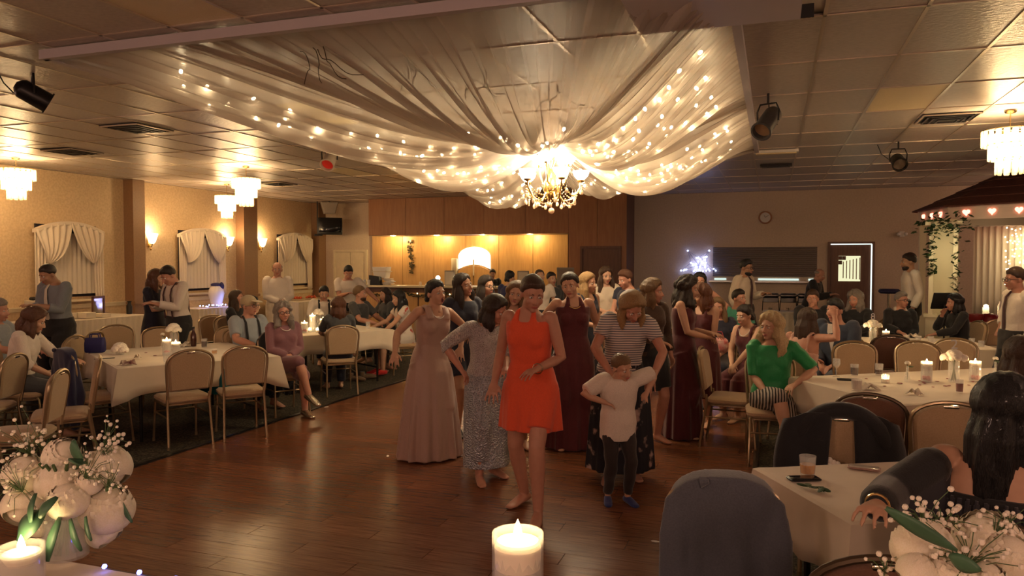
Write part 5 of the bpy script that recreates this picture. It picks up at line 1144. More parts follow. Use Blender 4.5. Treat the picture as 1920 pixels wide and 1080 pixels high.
# ---- who is in the hall
def seated(lab, px, d, face, clab, kind='tan', ch=True, seat=.475, **k):
    p = at(px, d); rz = tocam(p) + R(face)
    if ch: chair(p, rz, clab, kind)
    q = Vector((p.x + .04 * -math.sin(rz), p.y + .04 * math.cos(rz), 0)); q = q - Vector((-math.sin(rz), math.cos(rz), 0)) * .07
    return person(lab, q, face, sit=seat, **k)
C = dict(pink=mcol('satin_mauve', (.40, .26, .215), rough=.45, var=.03), navy=mcol('navy_cloth', (.012, .013, .03)), silver=mat('sequin_silver', (.24, .23, .25), .30, metal=.6, bump=1.0, scale=110, col2=(.62, .60, .62), noise_kind='VORONOI', lo=.1, hi=.5), silver2=mat('sequin_skirt', (.22, .25, .30), .32, metal=.5, bump=1.0, scale=80, col2=(.42, .45, .50), noise_kind='VORONOI', lo=.1, hi=.5),
         orange=mcol('coral_cloth', (.72, .085, .028), var=.05), burg=mcol('burgundy_chiffon', (.085, .010, .014), var=.1), white=mcol('white_cotton', (.66, .58, .50)), cream=mcol('cream_knit', (.62, .52, .40)), black=mcol('black_cloth', (.009, .009, .011)), floral=mat('floral_dark', (.012, .013, .02), .8, col2=(.42, .30, .26), scale=9, lo=.56, hi=.66, detail=3), floralw=mat('floral_white', (.60, .54, .48), .8, col2=(.45, .05, .03), scale=9, lo=.58, hi=.66, detail=2),
         green=mcol('green_blouse', (.012, .26, .075), rough=.55), teal=mcol('teal_shirt', (.07, .36, .25)), greysh=mcol('greyblue_shirt', (.19, .21, .23)), purple=mcol('plum_knit', (.20, .085, .10)), blueg=mcol('pale_blue_shirt', (.28, .31, .34)), char=mcol('charcoal_cloth', (.05, .052, .055)), suit=mcol('navy_suit', (.030, .040, .065)), dkpants=mcol('dark_trousers', (.012, .011, .012)), boyp=mcol('boy_trousers', (.024, .017, .016)), stripe=None, brownj=mcol('brown_lace', (.055, .028, .016), var=.3), tie=mcol('wine_tie', (.06, .02, .025)), tiew=mcol('pale_tie', (.60, .54, .44)), zebra=mat('zebra_print', (.02, .018, .018), .8, col2=(.4, .34, .28), scale=14, noise_kind='WAVE', lo=.45, hi=.55), barblue=mcol('bar_blue', (.02, .025, .09)), pearl=mat('pearl', (.8, .74, .66), .2), sneaker=mcol('blue_sneaker', (.02, .035, .16)), red=mcol('red_sock', (.55, .02, .02)), silvershoe=mat('silver_shoe', (.6, .52, .42), .25, metal=.9), sandal=mcol('black_leather', (.012, .01, .01), rough=.35), gold=m_gold)
C['stripe'] = mat('stripe_jersey', (.62, .55, .50), .8, col2=(.16, .16, .19), scale=17, noise_kind='WAVE', lo=.48, hi=.54); nt = C['stripe'].node_tree
for n_ in nt.nodes:
    if n_.type == 'TEX_WAVE': n_.bands_direction = 'Z'; n_.inputs['Distortion'].default_value = .15
V1, V2, V3 = .0066, .010, .013
# --- dancers
person('woman in a mauve satin gown and pearls dancing with open mouth', at(805, 6.75), 28, 1.60, head=(12, -6, 4), arms=((.30, .12, -.36, .6, -.8, -.4), (.12, .02, -.34, 1, -.6, -.1)), hair=('updo', 'black'), vox=V1, expr='open', lean_=4, side=-4, wear=(('gown', 'dress', C['pink'], .015, .15, 13, .43, 1.0, 'wide'), ('pearl_necklace', 'necklace', C['pearl']), ('shoes', 'shoes', mcol('nude_shoe', (.45, .30, .2)))))
person('laughing woman in a short navy dress behind the mauve gown', at(868, 7.7), 25, 1.64, head=(25, -4, 6), arms=('down', 'front'), hair=('long', 'dark'), vox=V1, expr='grin', skin_='tan', stride=.5, wear=(('navy_dress', 'dress', C['navy'], .60, .03, 7, .42, .4, 'short'), ('shoes', 'shoes', C['sandal'])))
person('woman with a brown bob in a silver sequin jacket and long skirt', at(912, 6.05), 25, 1.52, fat=1.08, head=(35, 22, 4), arms=((.12, .03, -.36, 1, -.5, -.2), (-.1, .22, -.35)), hair=('bob', 'dark'), vox=V1, lean_=6, stride=.4, skin_='pink', wear=(('sequin_jacket', 'blouse', C['silver'], .60, -.20), ('sequin_skirt', 'skirt', C['silver2'], .13, .03, 8, .05, .35)))
person('smiling blonde woman half hidden behind the silver jacket', at(963, 7.1), 5, 1.58, head=(-8, 4, -10), arms=('front', 'front'), hair=('bob', 'light'), vox=V1, expr='grin', wear=(('wine_dress', 'dress', C['burg'], .55, .05, 8, .42),))
person('barefoot woman in a short coral halter dress mid dance', at(996, 5.25), -22, 1.68, head=(38, 14, -6), arms=((.06, .10, -.46), (-.02, .20, -.33)), hair=('short', 'brown'), vox=V1, lean_=5, skin_='pink', stride=-.9, expr='flat', curl=.2, wear=(('coral_dress', 'dress', C['orange'], .60, .055, 9, .44, .8, 'halter'), ('bracelet', 'bracelet', m_slot, -1)))
person('bridesmaid in a burgundy halter gown with a side braid', at(1074, 7.1), 12, 1.67, head=(-22, 8, 8), arms=((.20, .02, -.40), (.10, -.02, -.42)), hair=('pony', 'dark'), vox=V1, wear=(('burgundy_gown', 'dress', C['burg'], .01, .09, 10, .43, 1.0, 'halter'), ('necklace', 'necklace', m_gold)))
person('blonde woman in a striped jersey bending over the boy', at(1164, 6.05), 8, 1.62, fat=1.09, head=(14, 30, 8), lean_=20, side=-5, arms=((.02, .26, -.40, 1, -.3, -.2), (.0, .28, -.40, 1, -.3, -.2)), hair=('bob', 'blonde'), vox=V1, skin_='pink', stride=.3, wear=(('floral_skirt', 'skirt', C['floral'], .10, .09, 9, .12, 1.0), ('striped_top', 'tee', C['stripe'], .30, -.04)))
person('small boy in a white shirt, dark trousers and blue sneakers', at(1160, 5.45), 18, 1.10, sex='m', kid=True, head=(25, 18, 8), lean_=3, arms=((.02, .14, -.22, 1, -.2, .2), (.14, .05, -.12, 1, -.2, .3)), hair=('crop', 'light'), vox=V1, stride=-.2, wear=(('white_shirt', 'tee', C['white'], .42, -.20), ('trousers', 'pants', C['boyp'], .96), ('sneakers', 'shoes', C['sneaker'])))
person('bridesmaid in burgundy seen in profile with curled dark hair', at(1282, 7.55), 80, 1.62, head=(8, 10, 0), arms=('front', (-.10, .28, -.30)), hair=('wavy', 'dark'), vox=V1, wear=(('burgundy_gown', 'dress', C['burg'], .01, .09, 10, .43, 1.0, 'halter'),))
person('blonde woman in a brown lace jacket behind the striped jersey', at(1218, 7.3), 30, 1.60, head=(45, 6, 0), arms=('front', 'down'), hair=('bob', 'light'), vox=V2, skin_='pink', expr='smile', wear=(('lace_jacket', 'shirt', C['brownj'], .9, -.12), ('dark_skirt', 'skirt', C['black'], .55, .03, 7)))
person('girl with red ringlets hugging the profile bridesmaid', at(1320, 8.05), -35, 1.52, head=(-20, 10, 0), arms=((.0, .24, -.22), (-.1, .26, -.26)), hair=('curly', 'red'), vox=V2, wear=(('wine_dress', 'dress', C['burg'], .35, .06, 8, .41),))
person('dark haired woman in a floral frock standing below the star light', at(1312, 10.2), 2, 1.62, fat=1.15, head=(0, 4, 0), arms=('down', 'hip'), hair=('long', 'black'), vox=V2, expr='flat', skin_='pink', wear=(('floral_frock', 'dress', C['floral'], .5, .05, 8, .41),))
person('woman in a cream knit top with long brown hair', at(1134, 10.6), 8, 1.70, head=(12, 10, 0), arms=('front', 'front'), hair=('long', 'brown'), vox=V2, wear=(('cream_top', 'blouse', C['cream'], .45, -.08), ('dark_skirt', 'skirt', C['black'], .4, .04, 7)))
person('short haired woman in a navy top looking down at her side', at(1180, 9.7), -30, 1.67, head=(-25, 16, 0), arms=('front', 'down'), hair=('short', 'auburn'), vox=V2, skin_='pink', wear=(('navy_top', 'tee', C['navy'], .2, -.08), ('dark_trousers', 'pants', C['dkpants'], .96)))
person('woman with straight blonde hair behind the braided bridesmaid', at(1098, 8.7), 40, 1.64, head=(20, 4, 0), arms=('front', 'down'), hair=('long', 'blonde'), vox=V3, wear=(('navy_dress', 'dress', C['navy'], .45, .05, 8, .42),))
person('brown haired woman in glasses behind the navy dress', at(908, 8.9), 20, 1.60, head=(25, 6, 0), hair=('long', 'dark'), vox=V3, glasses=True, wear=(('dark_dress', 'dress', C['char'], .45, .05, 8, .42),))
person('bar guest in a blue shirt with red trim, back turned', at(955, 13.2), 160, 1.60, head=(-20, 0, 0), hair=('updo', 'black'), vox=V3, arms=('front', 'front'), wear=(('blue_shirt', 'tee', C['barblue'], .3, -.1), ('trousers', 'pants', C['dkpants'], .96)))
person('guest laughing with head tipped back near the bar', at(1014, 12.4), 0, 1.63, head=(10, -18, 5), hair=('short', 'brown'), vox=V3, expr='grin', wear=(('white_top', 'tee', C['white'], .3, -.1), ('trousers', 'pants', C['dkpants'], .96)))
person('guest with dark hair waiting at the bottle end of the bar', at(1034, 13.0), 30, 1.58, head=(0, 0, 5), hair=('short', 'dark'), sex='m', vox=V3, wear=(('grey_shirt', 'tee', C['char'], .4, -.1), ('trousers', 'pants', C['dkpants'], .96)))
pb = at(926, 18.55); person('bartender with a fringe in a black V neck shirt behind the bar', (bx_at(925, 17.6), 17.55), 0, 1.58, head=(0, 12, 0), arms=('front', 'front'), hair=('updo', 'black'), vox=V3, expr='flat', wear=(('black_shirt', 'tee', C['black'], .3, -.1), ('trousers', 'pants', C['dkpants'], .96)))
# --- right side, standing
person('bearded man in glasses with a white shirt and wine tie', at(1395, 12.2), 62, 1.80, 'm', head=(0, 6, 0), arms=('down', 'hold'), hair=('short', 'black'), beard='black', glasses=True, vox=V2, skin_='tan', wear=(('white_shirt', 'shirt', C['cream']), ('tie', 'tie', C['tie']), ('trousers', 'pants', C['dkpants'])))
person('older man in a black jacket stooping at the buffet', at(1518, 14.4), 75, 1.66, 'm', lean_=14, head=(0, 10, 0), arms=('hold', 'hold'), hair=('bald', 'grey'), vox=V3, skin_='pink', wear=(('black_jacket', 'jacket', C['black']), ('trousers', 'pants', C['dkpants'])))
person('tall man in a loose white shirt walking past the red door', at(1708, 12.2), -75, 1.90, 'm', head=(0, 4, 0), arms=('down', 'down'), hair=('short', 'dark'), beard='dark', vox=V3, skin_='tan', stride=.8, wear=(('white_shirt', 'shirt', C['white']), ('trousers', 'pants', C['dkpants'])))
person('man in glasses with a white shirt and striped tie by the cake table', at(1910, 8.25), -62, 1.70, 'm', fat=1.12, head=(0, 6, 0), arms=('hip', 'down'), hair=('short', 'brown'), glasses=True, vox=V2, skin_='pink', wear=(('white_shirt', 'shirt', C['white']), ('tie', 'tie', C['tie']), ('trousers', 'pants', C['dkpants'])))
# --- right side, seated
seated('silver blonde lady in a green blouse and zebra skirt with crossed legs', 1450, 6.6, 4, 'tan banquet chair carrying the lady in green', h=1.64, head=(-38, 2, 0), arms=((-.10, .24, -.40), (.02, .26, -.30, 1, -.1, -.3)), crossed=1, hair=('wavy', 'pale'), vox=V1, fat=1.06, wear=(('green_blouse', 'blouse', C['green'], .48, -.12), ('zebra_skirt', 'skirt', C['zebra'], .5, .05, 7, .05), ('sandals', 'shoes', C['sandal'])))
seated('smiling blonde lady in navy holding a pink bag on her lap', 1348, 9.4, -5, 'chair under the blonde lady with the pink bag', h=1.64, head=(0, 2, 4), arms=('lap', 'lap'), hair=('long', 'light'), expr='grin', vox=V2, fat=1.12, skin_='pink', wear=(('navy_dress', 'dress', C['navy'], .5, .05, 7, .41, .4, 'short'), ('black_shoes', 'shoes', C['sandal'])))
seated('man in a mint green shirt turned toward the tables', 1386, 10.8, 40, 'chair under the man in the mint shirt', h=1.74, sex='m', head=(10, 0, 0), arms=('lap', 'lap'), hair=('short', 'dark'), vox=V2, skin_='pink', wear=(('mint_shirt', 'tee', C['teal'], .35, -.1), ('trousers', 'pants', C['dkpants'])))
seated('smiling bridesmaid with a bare shoulder and pearl necklace, seated', 1410, 8.5, -35, 'chair under the seated bridesmaid', h=1.60, lean_=12, head=(-10, 2, 6), arms=('lap', 'knee'), hair=('updo', 'dark'), expr='grin', vox=V2, wear=(('burgundy_dress', 'dress', C['burg'], .2, .05, 8, .40, .4), ('pearl_necklace', 'necklace', C['pearl'])))
seated('bare backed woman lifting one arm over her head', 1505, 7.45, 150, 'chair under the woman with the lifted arm', h=1.64, lean_=10, head=(0, 6, 0), arms=((.16, .0, .22, 1, -.3, .6), 'table'), hair=('long', 'brown'), vox=V2, skin_='pink', wear=(('blush_dress', 'dress', mcol('blush', (.55, .33, .26)), .5, .05, 7, .30, .3),))
seated('middle aged man in a dark jacket with a hand on his face', 1525, 11.0, -2, 'chair under the man covering his mouth', h=1.72, sex='m', head=(-5, 4, 0), arms=((-.13, .17, .02, .6, .2, -1), 'table'), hair=('short', 'brown'), vox=V2, skin_='pink', wear=(('dark_jacket', 'jacket', C['black']), ('trousers', 'pants', C['dkpants'])))
seated('young man in a navy suit and bow tie', 1568, 8.35, -22, 'chair under the bow tie guest', h=1.72, sex='m', head=(-14, 4, 0), arms=('lap', 'lap'), hair=('short', 'black'), expr='flat', vox=V2, skin_='pink', wear=(('suit_jacket', 'jacket', C['suit']), ('shirt_front', 'shirtfront', C['white']), ('bow_tie', 'bowtie', C['black']), ('trousers', 'pants', C['suit'])))
seated('guest with curly grey hair in a dark jacket', 1606, 11.0, -20, 'chair under the curly grey haired guest', h=1.68, head=(-8, 4, 4), arms=('table', 'table'), hair=('curly', 'grey'), expr='smile', vox=V3, fat=1.12, skin_='pink', wear=(('dark_jacket', 'shirt', C['black']), ('trousers', 'pants', C['dkpants'])))
seated('elderly lady in glasses with a pale scarf over black', 1690, 10.95, 18, 'chair under the elderly lady in the scarf', h=1.66, head=(28, 0, 0), arms=('table', 'lap'), hair=('short', 'grey'), glasses=True, expr='flat', vox=V2, fat=1.15, skin_='pink', wear=(('black_cardigan', 'shirt', C['black']), ('scarf', 'scarf', mcol('scarf_pale', (.52, .44, .36))), ('trousers', 'pants', C['dkpants'])))
seated('dark haired woman in black resting her chin on her hand', 1800, 10.5, -58, 'chair under the woman resting her chin', h=1.66, lean_=8, head=(-4, 0, 0), arms=((-.13, .19, .0, .5, .3, -1), 'table'), hair=('bob', 'black'), expr='flat', vox=V2, skin_='pink', wear=(('black_jacket', 'shirt', C['black']), ('trousers', 'pants', C['dkpants'])))
# foreground woman with long black hair, hand on the chair beside her
hp = at(1652, 2.36); hp = (hp.x, hp.y, .985, .8, -.2, -.7, 1)
rt, J = seated('woman with long black hair in a black fringed wrap, back turned', 1884, 2.62, 176, 'chair under the woman with long black hair', kind='brown', h=1.76, lean_=0, head=(-25, 4, 0), arms=((-.1, .3, -.30), hp), hair=('back', 'black'), vox=V1, fat=1.12, curl=.28, wear=(('black_top', 'dress', C['black'], .5, .05, 7, .37, .3, 'none'), ('bracelet', 'bracelet', m_gold, -1)))
b = MB()                                                     # fringe strands hanging from the wrap
m_fr = mat('fringe_satin', (.035, .035, .045), .28, sheen=.3)
for k in range(150):
    a = -2.6 + 3.4 * k / 149; q = J['T']((.19 * math.sin(a), -.12 * math.cos(a) * 1.0 - .01, .33 + .03 * math.sin(k))); b.tube([q, q + np.array([.02 * math.sin(a), -.025 * math.cos(a), -.12]), q + np.array([.03 * math.sin(a), -.035 * math.cos(a), -.27 - .03 * (k % 3)])], [.006, .005, .002], 5)
tag(obj('fringe', b, m_fr, rt), kind='stuff')
b = MB(); k = -1
b.tube([J['sh'][k] + (J['el'][k] - J['sh'][k]) * .25, J['el'][k], J['el'][k] + (J['wr'][k] - J['el'][k]) * .85], [.07, .068, .06], 12, round_ends=True); skin('sleeve', b, .01, C['black'], rt, None, 1)
b = MB()
for q in np.linspace(.25, 1.0, 30):
    c = J['sh'][k] + (J['el'][k] - J['sh'][k]) * q
    for a in (2.2, 3.0, 3.8): p0 = c + np.array([.06 * math.cos(a) * -1, .06 * math.sin(a), 0]); b.tube([p0, p0 + np.array([0, -.01, -.09]), p0 + np.array([.0, -.015, -.2])], [.006, .005, .002], 4)
tag(obj('sleeve_fringe', b, m_fr, rt), kind='stuff')
seated('brown haired guest reaching a bare arm along a chair back', 1915, 4.55, -165, 'chair behind the curtain of black hair', kind='brown', h=1.64, head=(0, 0, 0), arms=((.50, .02, -.10, .4, -.6, -.6), 'table'), hair=('long', 'brown'), vox=V2, wear=(('dark_dress', 'dress', C['char'], .5, .05, 7, .36, .3, 'none'),))
# --- left side
person('man in a grey blue shirt and pale tie looking down', at(108, 9.6), -50, 1.76, 'm', fat=1.08, lean_=5, head=(-10, 22, 0), arms=('hold', 'hold'), hair=('crop', 'dark'), vox=V2, skin_='tan', expr='flat', wear=(('grey_shirt', 'shirt', C['greysh'], .75), ('pale_tie', 'tie', C['tiew']), ('trousers', 'pants', C['dkpants'])))
seated('brown haired woman in a white top near the sideways chair', 38, 7.5, 70, 'chair under the woman in the white top', h=1.68, head=(10, 20, 0), arms=('lap', 'table'), hair=('bob', 'auburn'), vox=V2, expr='flat', lean_=8, wear=(('white_top', 'blouse', C['white'], .6, -.1), ('grey_trousers', 'pants', C['char'])))
seated('grey haired man in a pale shirt beside the woman in white', -6, 8.2, 60, 'chair under the grey haired man', h=1.74, sex='m', head=(0, 5, 0), arms=('table', 'table'), hair=('short', 'grey'), vox=V3, skin_='pink', wear=(('pale_shirt', 'tee', C['blueg'], .4, -.1), ('trousers', 'pants', C['char'])))
person('woman with long light brown hair in a dark dress facing her partner', at(288, 10.4), 60, 1.66, head=(10, 6, 0), arms=('hold', (-.05, .30, -.18)), hair=('long', 'auburn'), vox=V2, wear=(('dark_dress', 'dress', C['navy'], .5, .05, 8, .42, .6, 'short'),))
person('man in a white shirt and suspenders bowing his head', at(334, 10.2), -60, 1.74, 'm', lean_=5, head=(0, 28, 0), arms=('hold', 'hold'), hair=('short', 'dark'), vox=V2, expr='flat', skin_='pink', wear=(('white_shirt', 'shirt', C['white']), ('suspenders', 'suspenders', C['tie']), ('trousers', 'pants', C['dkpants'])))
seated('long haired woman in black laughing in the back row', 446, 11.3, 55, 'chair under the laughing woman in black', h=1.68, head=(10, -6, 0), arms=('table', 'lap'), hair=('long', 'brown'), expr='grin', vox=V3, skin_='pink', wear=(('black_top', 'shirt', C['black']), ('trousers', 'pants', C['dkpants'])))
seated('dark haired guest half hidden behind the capped man', 474, 10.0, 120, 'chair under the hidden dark haired guest', h=1.62, head=(0, 0, 0), arms=('table', 'lap'), hair=('short', 'black'), vox=V3, wear=(('dark_top', 'tee', C['char'], .4, -.1), ('trousers', 'pants', C['dkpants'])))
seated('old man in a tan cap, glasses and a pale blue shirt', 466, 9.3, 28, 'chair under the old man in the cap', h=1.70, sex='m', fat=1.15, head=(20, 0, 0), arms=('table', 'lap'), hair=('crop', 'grey'), hat='cap', glasses=True, vox=V2, skin_='pink', expr='flat', wear=(('blue_shirt', 'tee', C['blueg'], .4, -.1), ('suspenders', 'suspenders', C['black']), ('trousers', 'pants', C['char'])))
seated('older lady in a plum dress and glasses with crossed legs', 532, 8.75, 20, 'chair turned to the floor under the lady in plum', h=1.60, head=(-6, 0, 4), arms=('clasp', 'clasp'), crossed=1, hair=('wavy', 'grey'), glasses=True, expr='grin', vox=V1, fat=1.05, skin_='pink', wear=(('plum_dress', 'dress', C['purple'], .5, .05, 7, .42, .3, 'long'), ('necklace', 'necklace', C['pearl']), ('silver_shoes', 'shoes', C['silvershoe'])))
person('balding man in a white shirt standing behind the guests', at(520, 13.0), 18, 1.76, 'm', fat=1.05, head=(-18, 4, 0), arms=('clasp', 'clasp'), hair=('bald', 'brown'), vox=V2, skin_='pink', expr='flat', wear=(('white_shirt', 'shirt', C['white']), ('trousers', 'pants', C['cream'])))
seated('young man in a white shirt and suspenders seated by the candles', 606, 13.2, 5, 'chair under the young man in suspenders', h=1.72, sex='m', lean_=6, head=(0, 14, 0), arms=('table', 'table'), hair=('short', 'black'), vox=V2, expr='flat', wear=(('white_shirt', 'shirt', C['white']), ('suspenders', 'suspenders', C['black']), ('trousers', 'pants', C['dkpants'])))
person('dark haired man in a white shirt leaning over the candle table', at(650, 14.0), 10, 1.72, 'm', lean_=12, head=(-4, 18, 0), arms=('hold', 'out'), hair=('short', 'black'), vox=V2, skin_='pink', expr='flat', wear=(('white_shirt', 'tee', C['white'], .35, -.1), ('trousers', 'pants', C['dkpants'])))
seated('auburn haired guest seen from behind at the candle table', 634, 10.05, 190, 'tan chair seen from behind under the auburn haired guest', h=1.60, head=(0, 4, 0), arms=('table', 'table'), hair=('bob', 'auburn'), vox=V2, wear=(('dark_top', 'tee', C['char'], .4, -.1), ('jeans', 'pants', C['navy'])))
seated('bearded man in a charcoal shirt turned toward the bar', 676, 12.3, 55, 'chair under the bearded man in charcoal', h=1.74, sex='m', head=(20, -4, 0), arms=('table', 'table'), hair=('short', 'light'), beard='brown', vox=V2, skin_='pink', wear=(('charcoal_shirt', 'tee', C['char'], .38, -.1), ('trousers', 'pants', C['char'])))
seated('dark haired woman in a white floral dress and red socks', 757, 11.9, -70, 'chair under the woman in the floral dress', h=1.66, lean_=8, head=(0, 8, 0), arms=('table', 'knee'), hair=('long', 'black'), vox=V2, expr='flat', wear=(('floral_dress', 'dress', C['floralw'], .5, .07, 8, .42, .4, 'short'), ('red_socks', 'shoes', C['red'])))
seated('brown haired guest tucked beside the floral dress', 722, 13.3, -60, 'chair under the guest beside the floral dress', h=1.62, head=(0, 4, 0), arms=('table', 'lap'), hair=('long', 'dark'), vox=V3, wear=(('dark_top', 'tee', C['char'], .4, -.1), ('trousers', 'pants', C['dkpants'])))
# ================================================================= TABLEWARE
m_glass = sheer('glass_clear', (.9, .9, .9), .75, .4, .3); m_water = sheer('water', (.85, .82, .75), .7, .4, .15)
m_wax = mat('wax', (.88, .80, .64), .5, sss=.3); m_flame = glow('flame', (1.0, .75, .35), 60)
m_cola = mat('cola', (.05, .012, .008), .15, coat=.5); m_amber = mat('amber_drink', (.55, .26, .06), .15, coat=.5); m_petal = mat('petal_red', (.22, .012, .03), .6); m_rose = mat('rose_red', (.62, .03, .06), .5)
m_pw = mat('petal_white', (.78, .72, .62), .6, sss=.1); m_stem = mat('stem_green', (.06, .11, .04), .5); m_nap = mat('napkin', (.62, .54, .44), .8)
TZ = .752
def on(px, py): return onz(px, py, TZ)
def cyl(r, z0, z1, seg=18, t=.003): b = MB(); b.lathe([(0, z0), (r, z0), (r, z1), (r - t, z1), (r - t, z0 + t), (0, z0 + t)], seg); return b
FL = MB(); FL.lathe([(0, 0), (.006, .004), (.008, .013), (.005, .026), (0, .038)], 8); flame_me = FL.mesh('flame', (m_flame,))
def float_candle(p, lab, r=.045, h=.17, e=1.2, rose=True, z=None, light=True):
    t = thing('floating_candle', lab, 'candle', p); obj('glass_cylinder', cyl(r, 0, h), m_glass, t)
    b = MB(); b.lathe([(0, .004), (r - .005, .004), (r - .005, h - .035), (0, h - .035)], 16); obj('water', b, m_water, t)
    b = MB(); b.lathe([(0, h - .045), (r * .6, h - .04), (r * .88, h - .018), (r * .8, h - .014), (0, h - .018)], 16); obj('wax_disc', b, m_wax, t)
    link('flame', flame_me, t, (0, 0, h - .014))
    if rose:
        b = MB()
        for k in range(10): b.ell((.018 * math.cos(k * 2.4), .018 * math.sin(k * 2.4), .022 + .002 * k), (.014, .014, .012), 8, 5)
        obj('red_rose', b, m_rose, t)
    if light: point('candle_light', (0, 0, h + .03), e, (1.0, .62, .28), .012, t)
    return t
def tumbler(p, lab, m=None, r=.035, h=.10, fill=.7, name='tumbler'):
    t = thing(name, lab, 'glass', p); b = MB(); b.lathe([(0, .0), (r * .85, 0), (r, h), (r - .002, h), (r * .85 - .002, .008), (0, .008)], 16); obj('glass', b, m_glass, t)
    if m: b = MB(); b.lathe([(0, .009), (r * .82, .009), (r * .93, h * fill), (0, h * fill)], 14); obj('drink', b, m, t)
    return t
def votive(p, lab):
    t = thing('votive_candle', lab, 'candle', p); obj('glass_cup', cyl(.032, 0, .065, 14), m_glass, t); b = MB(); b.lathe([(0, .004), (.027, .004), (.027, .03), (0, .03)], 12); obj('wax', b, m_wax, t); link('flame', flame_me, t, (0, 0, .03)); return t
def flower_head(b, c, r, n=26, up=True):
    for k in range(n):
        z = 1 - (k + .5) / n * (1.25 if up else 2); a = k * 2.399; q = math.sqrt(max(0, 1 - z * z)); d = np.array([q * math.cos(a), q * math.sin(a), z * .75]); b.ell(np.asarray(c) + d * r * .72, (r * .34, r * .34, r * .2), 7, 5, M=np.array(Vector((0, 0, 1)).rotation_difference(Vector(d)).to_matrix()))
def vase_flowers(p, lab, h=.20, fr=.085, number=None, extra=()):
    t = thing('flower_vase', lab, 'vase', p); obj('glass_vase', cyl(.042, 0, h), m_glass, t)
    b = MB()
    for k in range(7): a = k * .9; b.tube([(.02 * math.cos(a), .02 * math.sin(a), .01), (-.015 * math.cos(a), -.015 * math.sin(a), h)], .003, 5)
    obj('stems', b, m_stem, t)
    for k, (dx, dy, dz, r_) in enumerate(((0, 0, .02, fr), (-.055, .01, -.005, fr * .8), (.055, -.01, -.005, fr * .8), (0, -.045, .0, fr * .75))): b = MB(); flower_head(b, (dx, dy, h + dz), r_); obj('flower', b, m_pw, t)
    if number:
        cu = bpy.data.curves.new('n', 'FONT'); cu.body = number; cu.size = .11; cu.extrude = .006; cu.align_x = 'CENTER'; o = bpy.data.objects.new('n', cu); COL.objects.link(o); bpy.context.view_layer.update()
        me = bpy.data.meshes.new_from_object(o.evaluated_get(bpy.context.evaluated_depsgraph_get())); me.materials.clear(); me.materials.append(mat('number_glitter', (.42, .40, .44), .3, metal=.5)); bpy.data.objects.remove(o); bpy.data.curves.remove(cu)
        link('table_number', me, t, (0, 0, h + .075), (R(90), 0, tocam(p) + math.pi)); b = MB(); b.tube([(0, 0, h - .05), (0, 0, h + .085)], .003, 5); obj('number_stick', b, m_slot, t)
    return t
def bud_vase(p, lab, h=.13):
    t = thing('bud_vase', lab, 'vase', p); b = MB(); b.lathe([(0, 0), (.022, 0), (.024, .02), (.012, .08), (.011, h), (.009, h), (.0, .01)], 12); obj('glass', b, m_glass, t); b = MB(); flower_head(b, (0, 0, h + .025), .026, 14); obj('bloom', b, m_pw, t); b = MB(); b.tube([(0, 0, .02), (0, 0, h + .015)], .002, 5); b.ell((.025, 0, h - .002), (.022, .008, .006), 7, 5); obj('stem', b, m_stem, t)
def petals(c, n, lab, spread=.25, m=m_petal):
    for k in range(n):
        q = np.array([c.x + random.gauss(0, spread), c.y + random.gauss(0, spread * .6)])
        b = MB(); b.ell((0, 0, 0), (random.uniform(.014, .022), .012, .003), 8, 5); tag(obj('rose_petal', b, m, loc=(q[0], q[1], TZ + .004), rot=(0, 0, random.random() * 6)), lab, 'petal', lab)
def napkin(p, lab, m=m_nap, sz=.07):
    b = MB(); g = np.zeros((9, 9, 3))
    for i in range(9):
        for j in range(9): u, v = i / 8 - .5, j / 8 - .5; g[i, j] = (u * 2 * sz, v * 2 * sz * .8, .004 + .045 * abs(math.sin(u * 5 + v * 3)) * (1 - 2 * abs(u)) + .02 * math.sin(v * 9) ** 2 * (1 - 2 * abs(v)))
    b.grid(g); o = obj('napkin', b, m, loc=p, rot=(0, 0, random.random() * 3)); o.modifiers.new('s', 'SOLIDIFY').thickness = .003; tag(o, lab, 'napkin')
# left table
float_candle(on(313, 666), 'floating candle over a red rose at the gift bag table, nearer the vase'); float_candle(on(330, 672), 'floating candle over a red rose at the gift bag table, nearer the chair')
vase_flowers(on(326, 654), 'glass vase of white blooms behind the gift bag table candles', .22, .075); vase_flowers(on(225, 664), 'low posy of white flowers beside the blue gift bag', .05, .08); bud_vase(on(305, 652), 'slim bud vase beside the gift bag table candles')
napkin(on(240, 684), 'wine and cream napkin crumpled at the gift bag table corner', mat('napkin_wine', (.14, .012, .025), .8, col2=(.6, .5, .4), scale=14), .075); napkin(on(258, 672), 'small cream napkin ball behind the wine napkin', m_nap, .03)
tumbler(on(313, 680), 'clear tumbler in front of the gift bag table candles'); tumbler(on(383, 651), 'short glass of dark drink near the capped man on the gift bag table', m_cola); tumbler(on(402, 664), 'glass of amber drink by the pulled up chair', m_amber, .03, .06)
b = MB(); b.lathe([(0, 0), (.03, 0), (.034, .05), (.034, .13), (.014, .18), (.013, .21), (0, .21)], 12); o = obj('cola_bottle', b, m_cola, loc=on(363, 649)); tag(o, 'dark cola bottle with a black cap at the gift bag table', 'bottle'); b = MB(); b.lathe([(0, .21), (.015, .21), (.015, .23), (0, .23)], 10); obj('bottle_cap', b, m_black, o)
petals(on(290, 665), 6, 'dark rose petals scattered on the gift bag table', .22); b = MB(); b.slab(rect_round(.19, .02, .008, 3), .006, 'xy', .002); tag(obj('table_knife', b, m_dark, loc=on(196, 672), rot=(0, 0, .9)), 'dark handled knife near the gift bag', 'knife')
for n, (px, py) in enumerate(((342, 650), (352, 648))): napkin(on(px, py), ('folded cream napkin behind the gift bag table flowers', 'second folded cream napkin next to the cola bottle')[n], m_nap, .06)
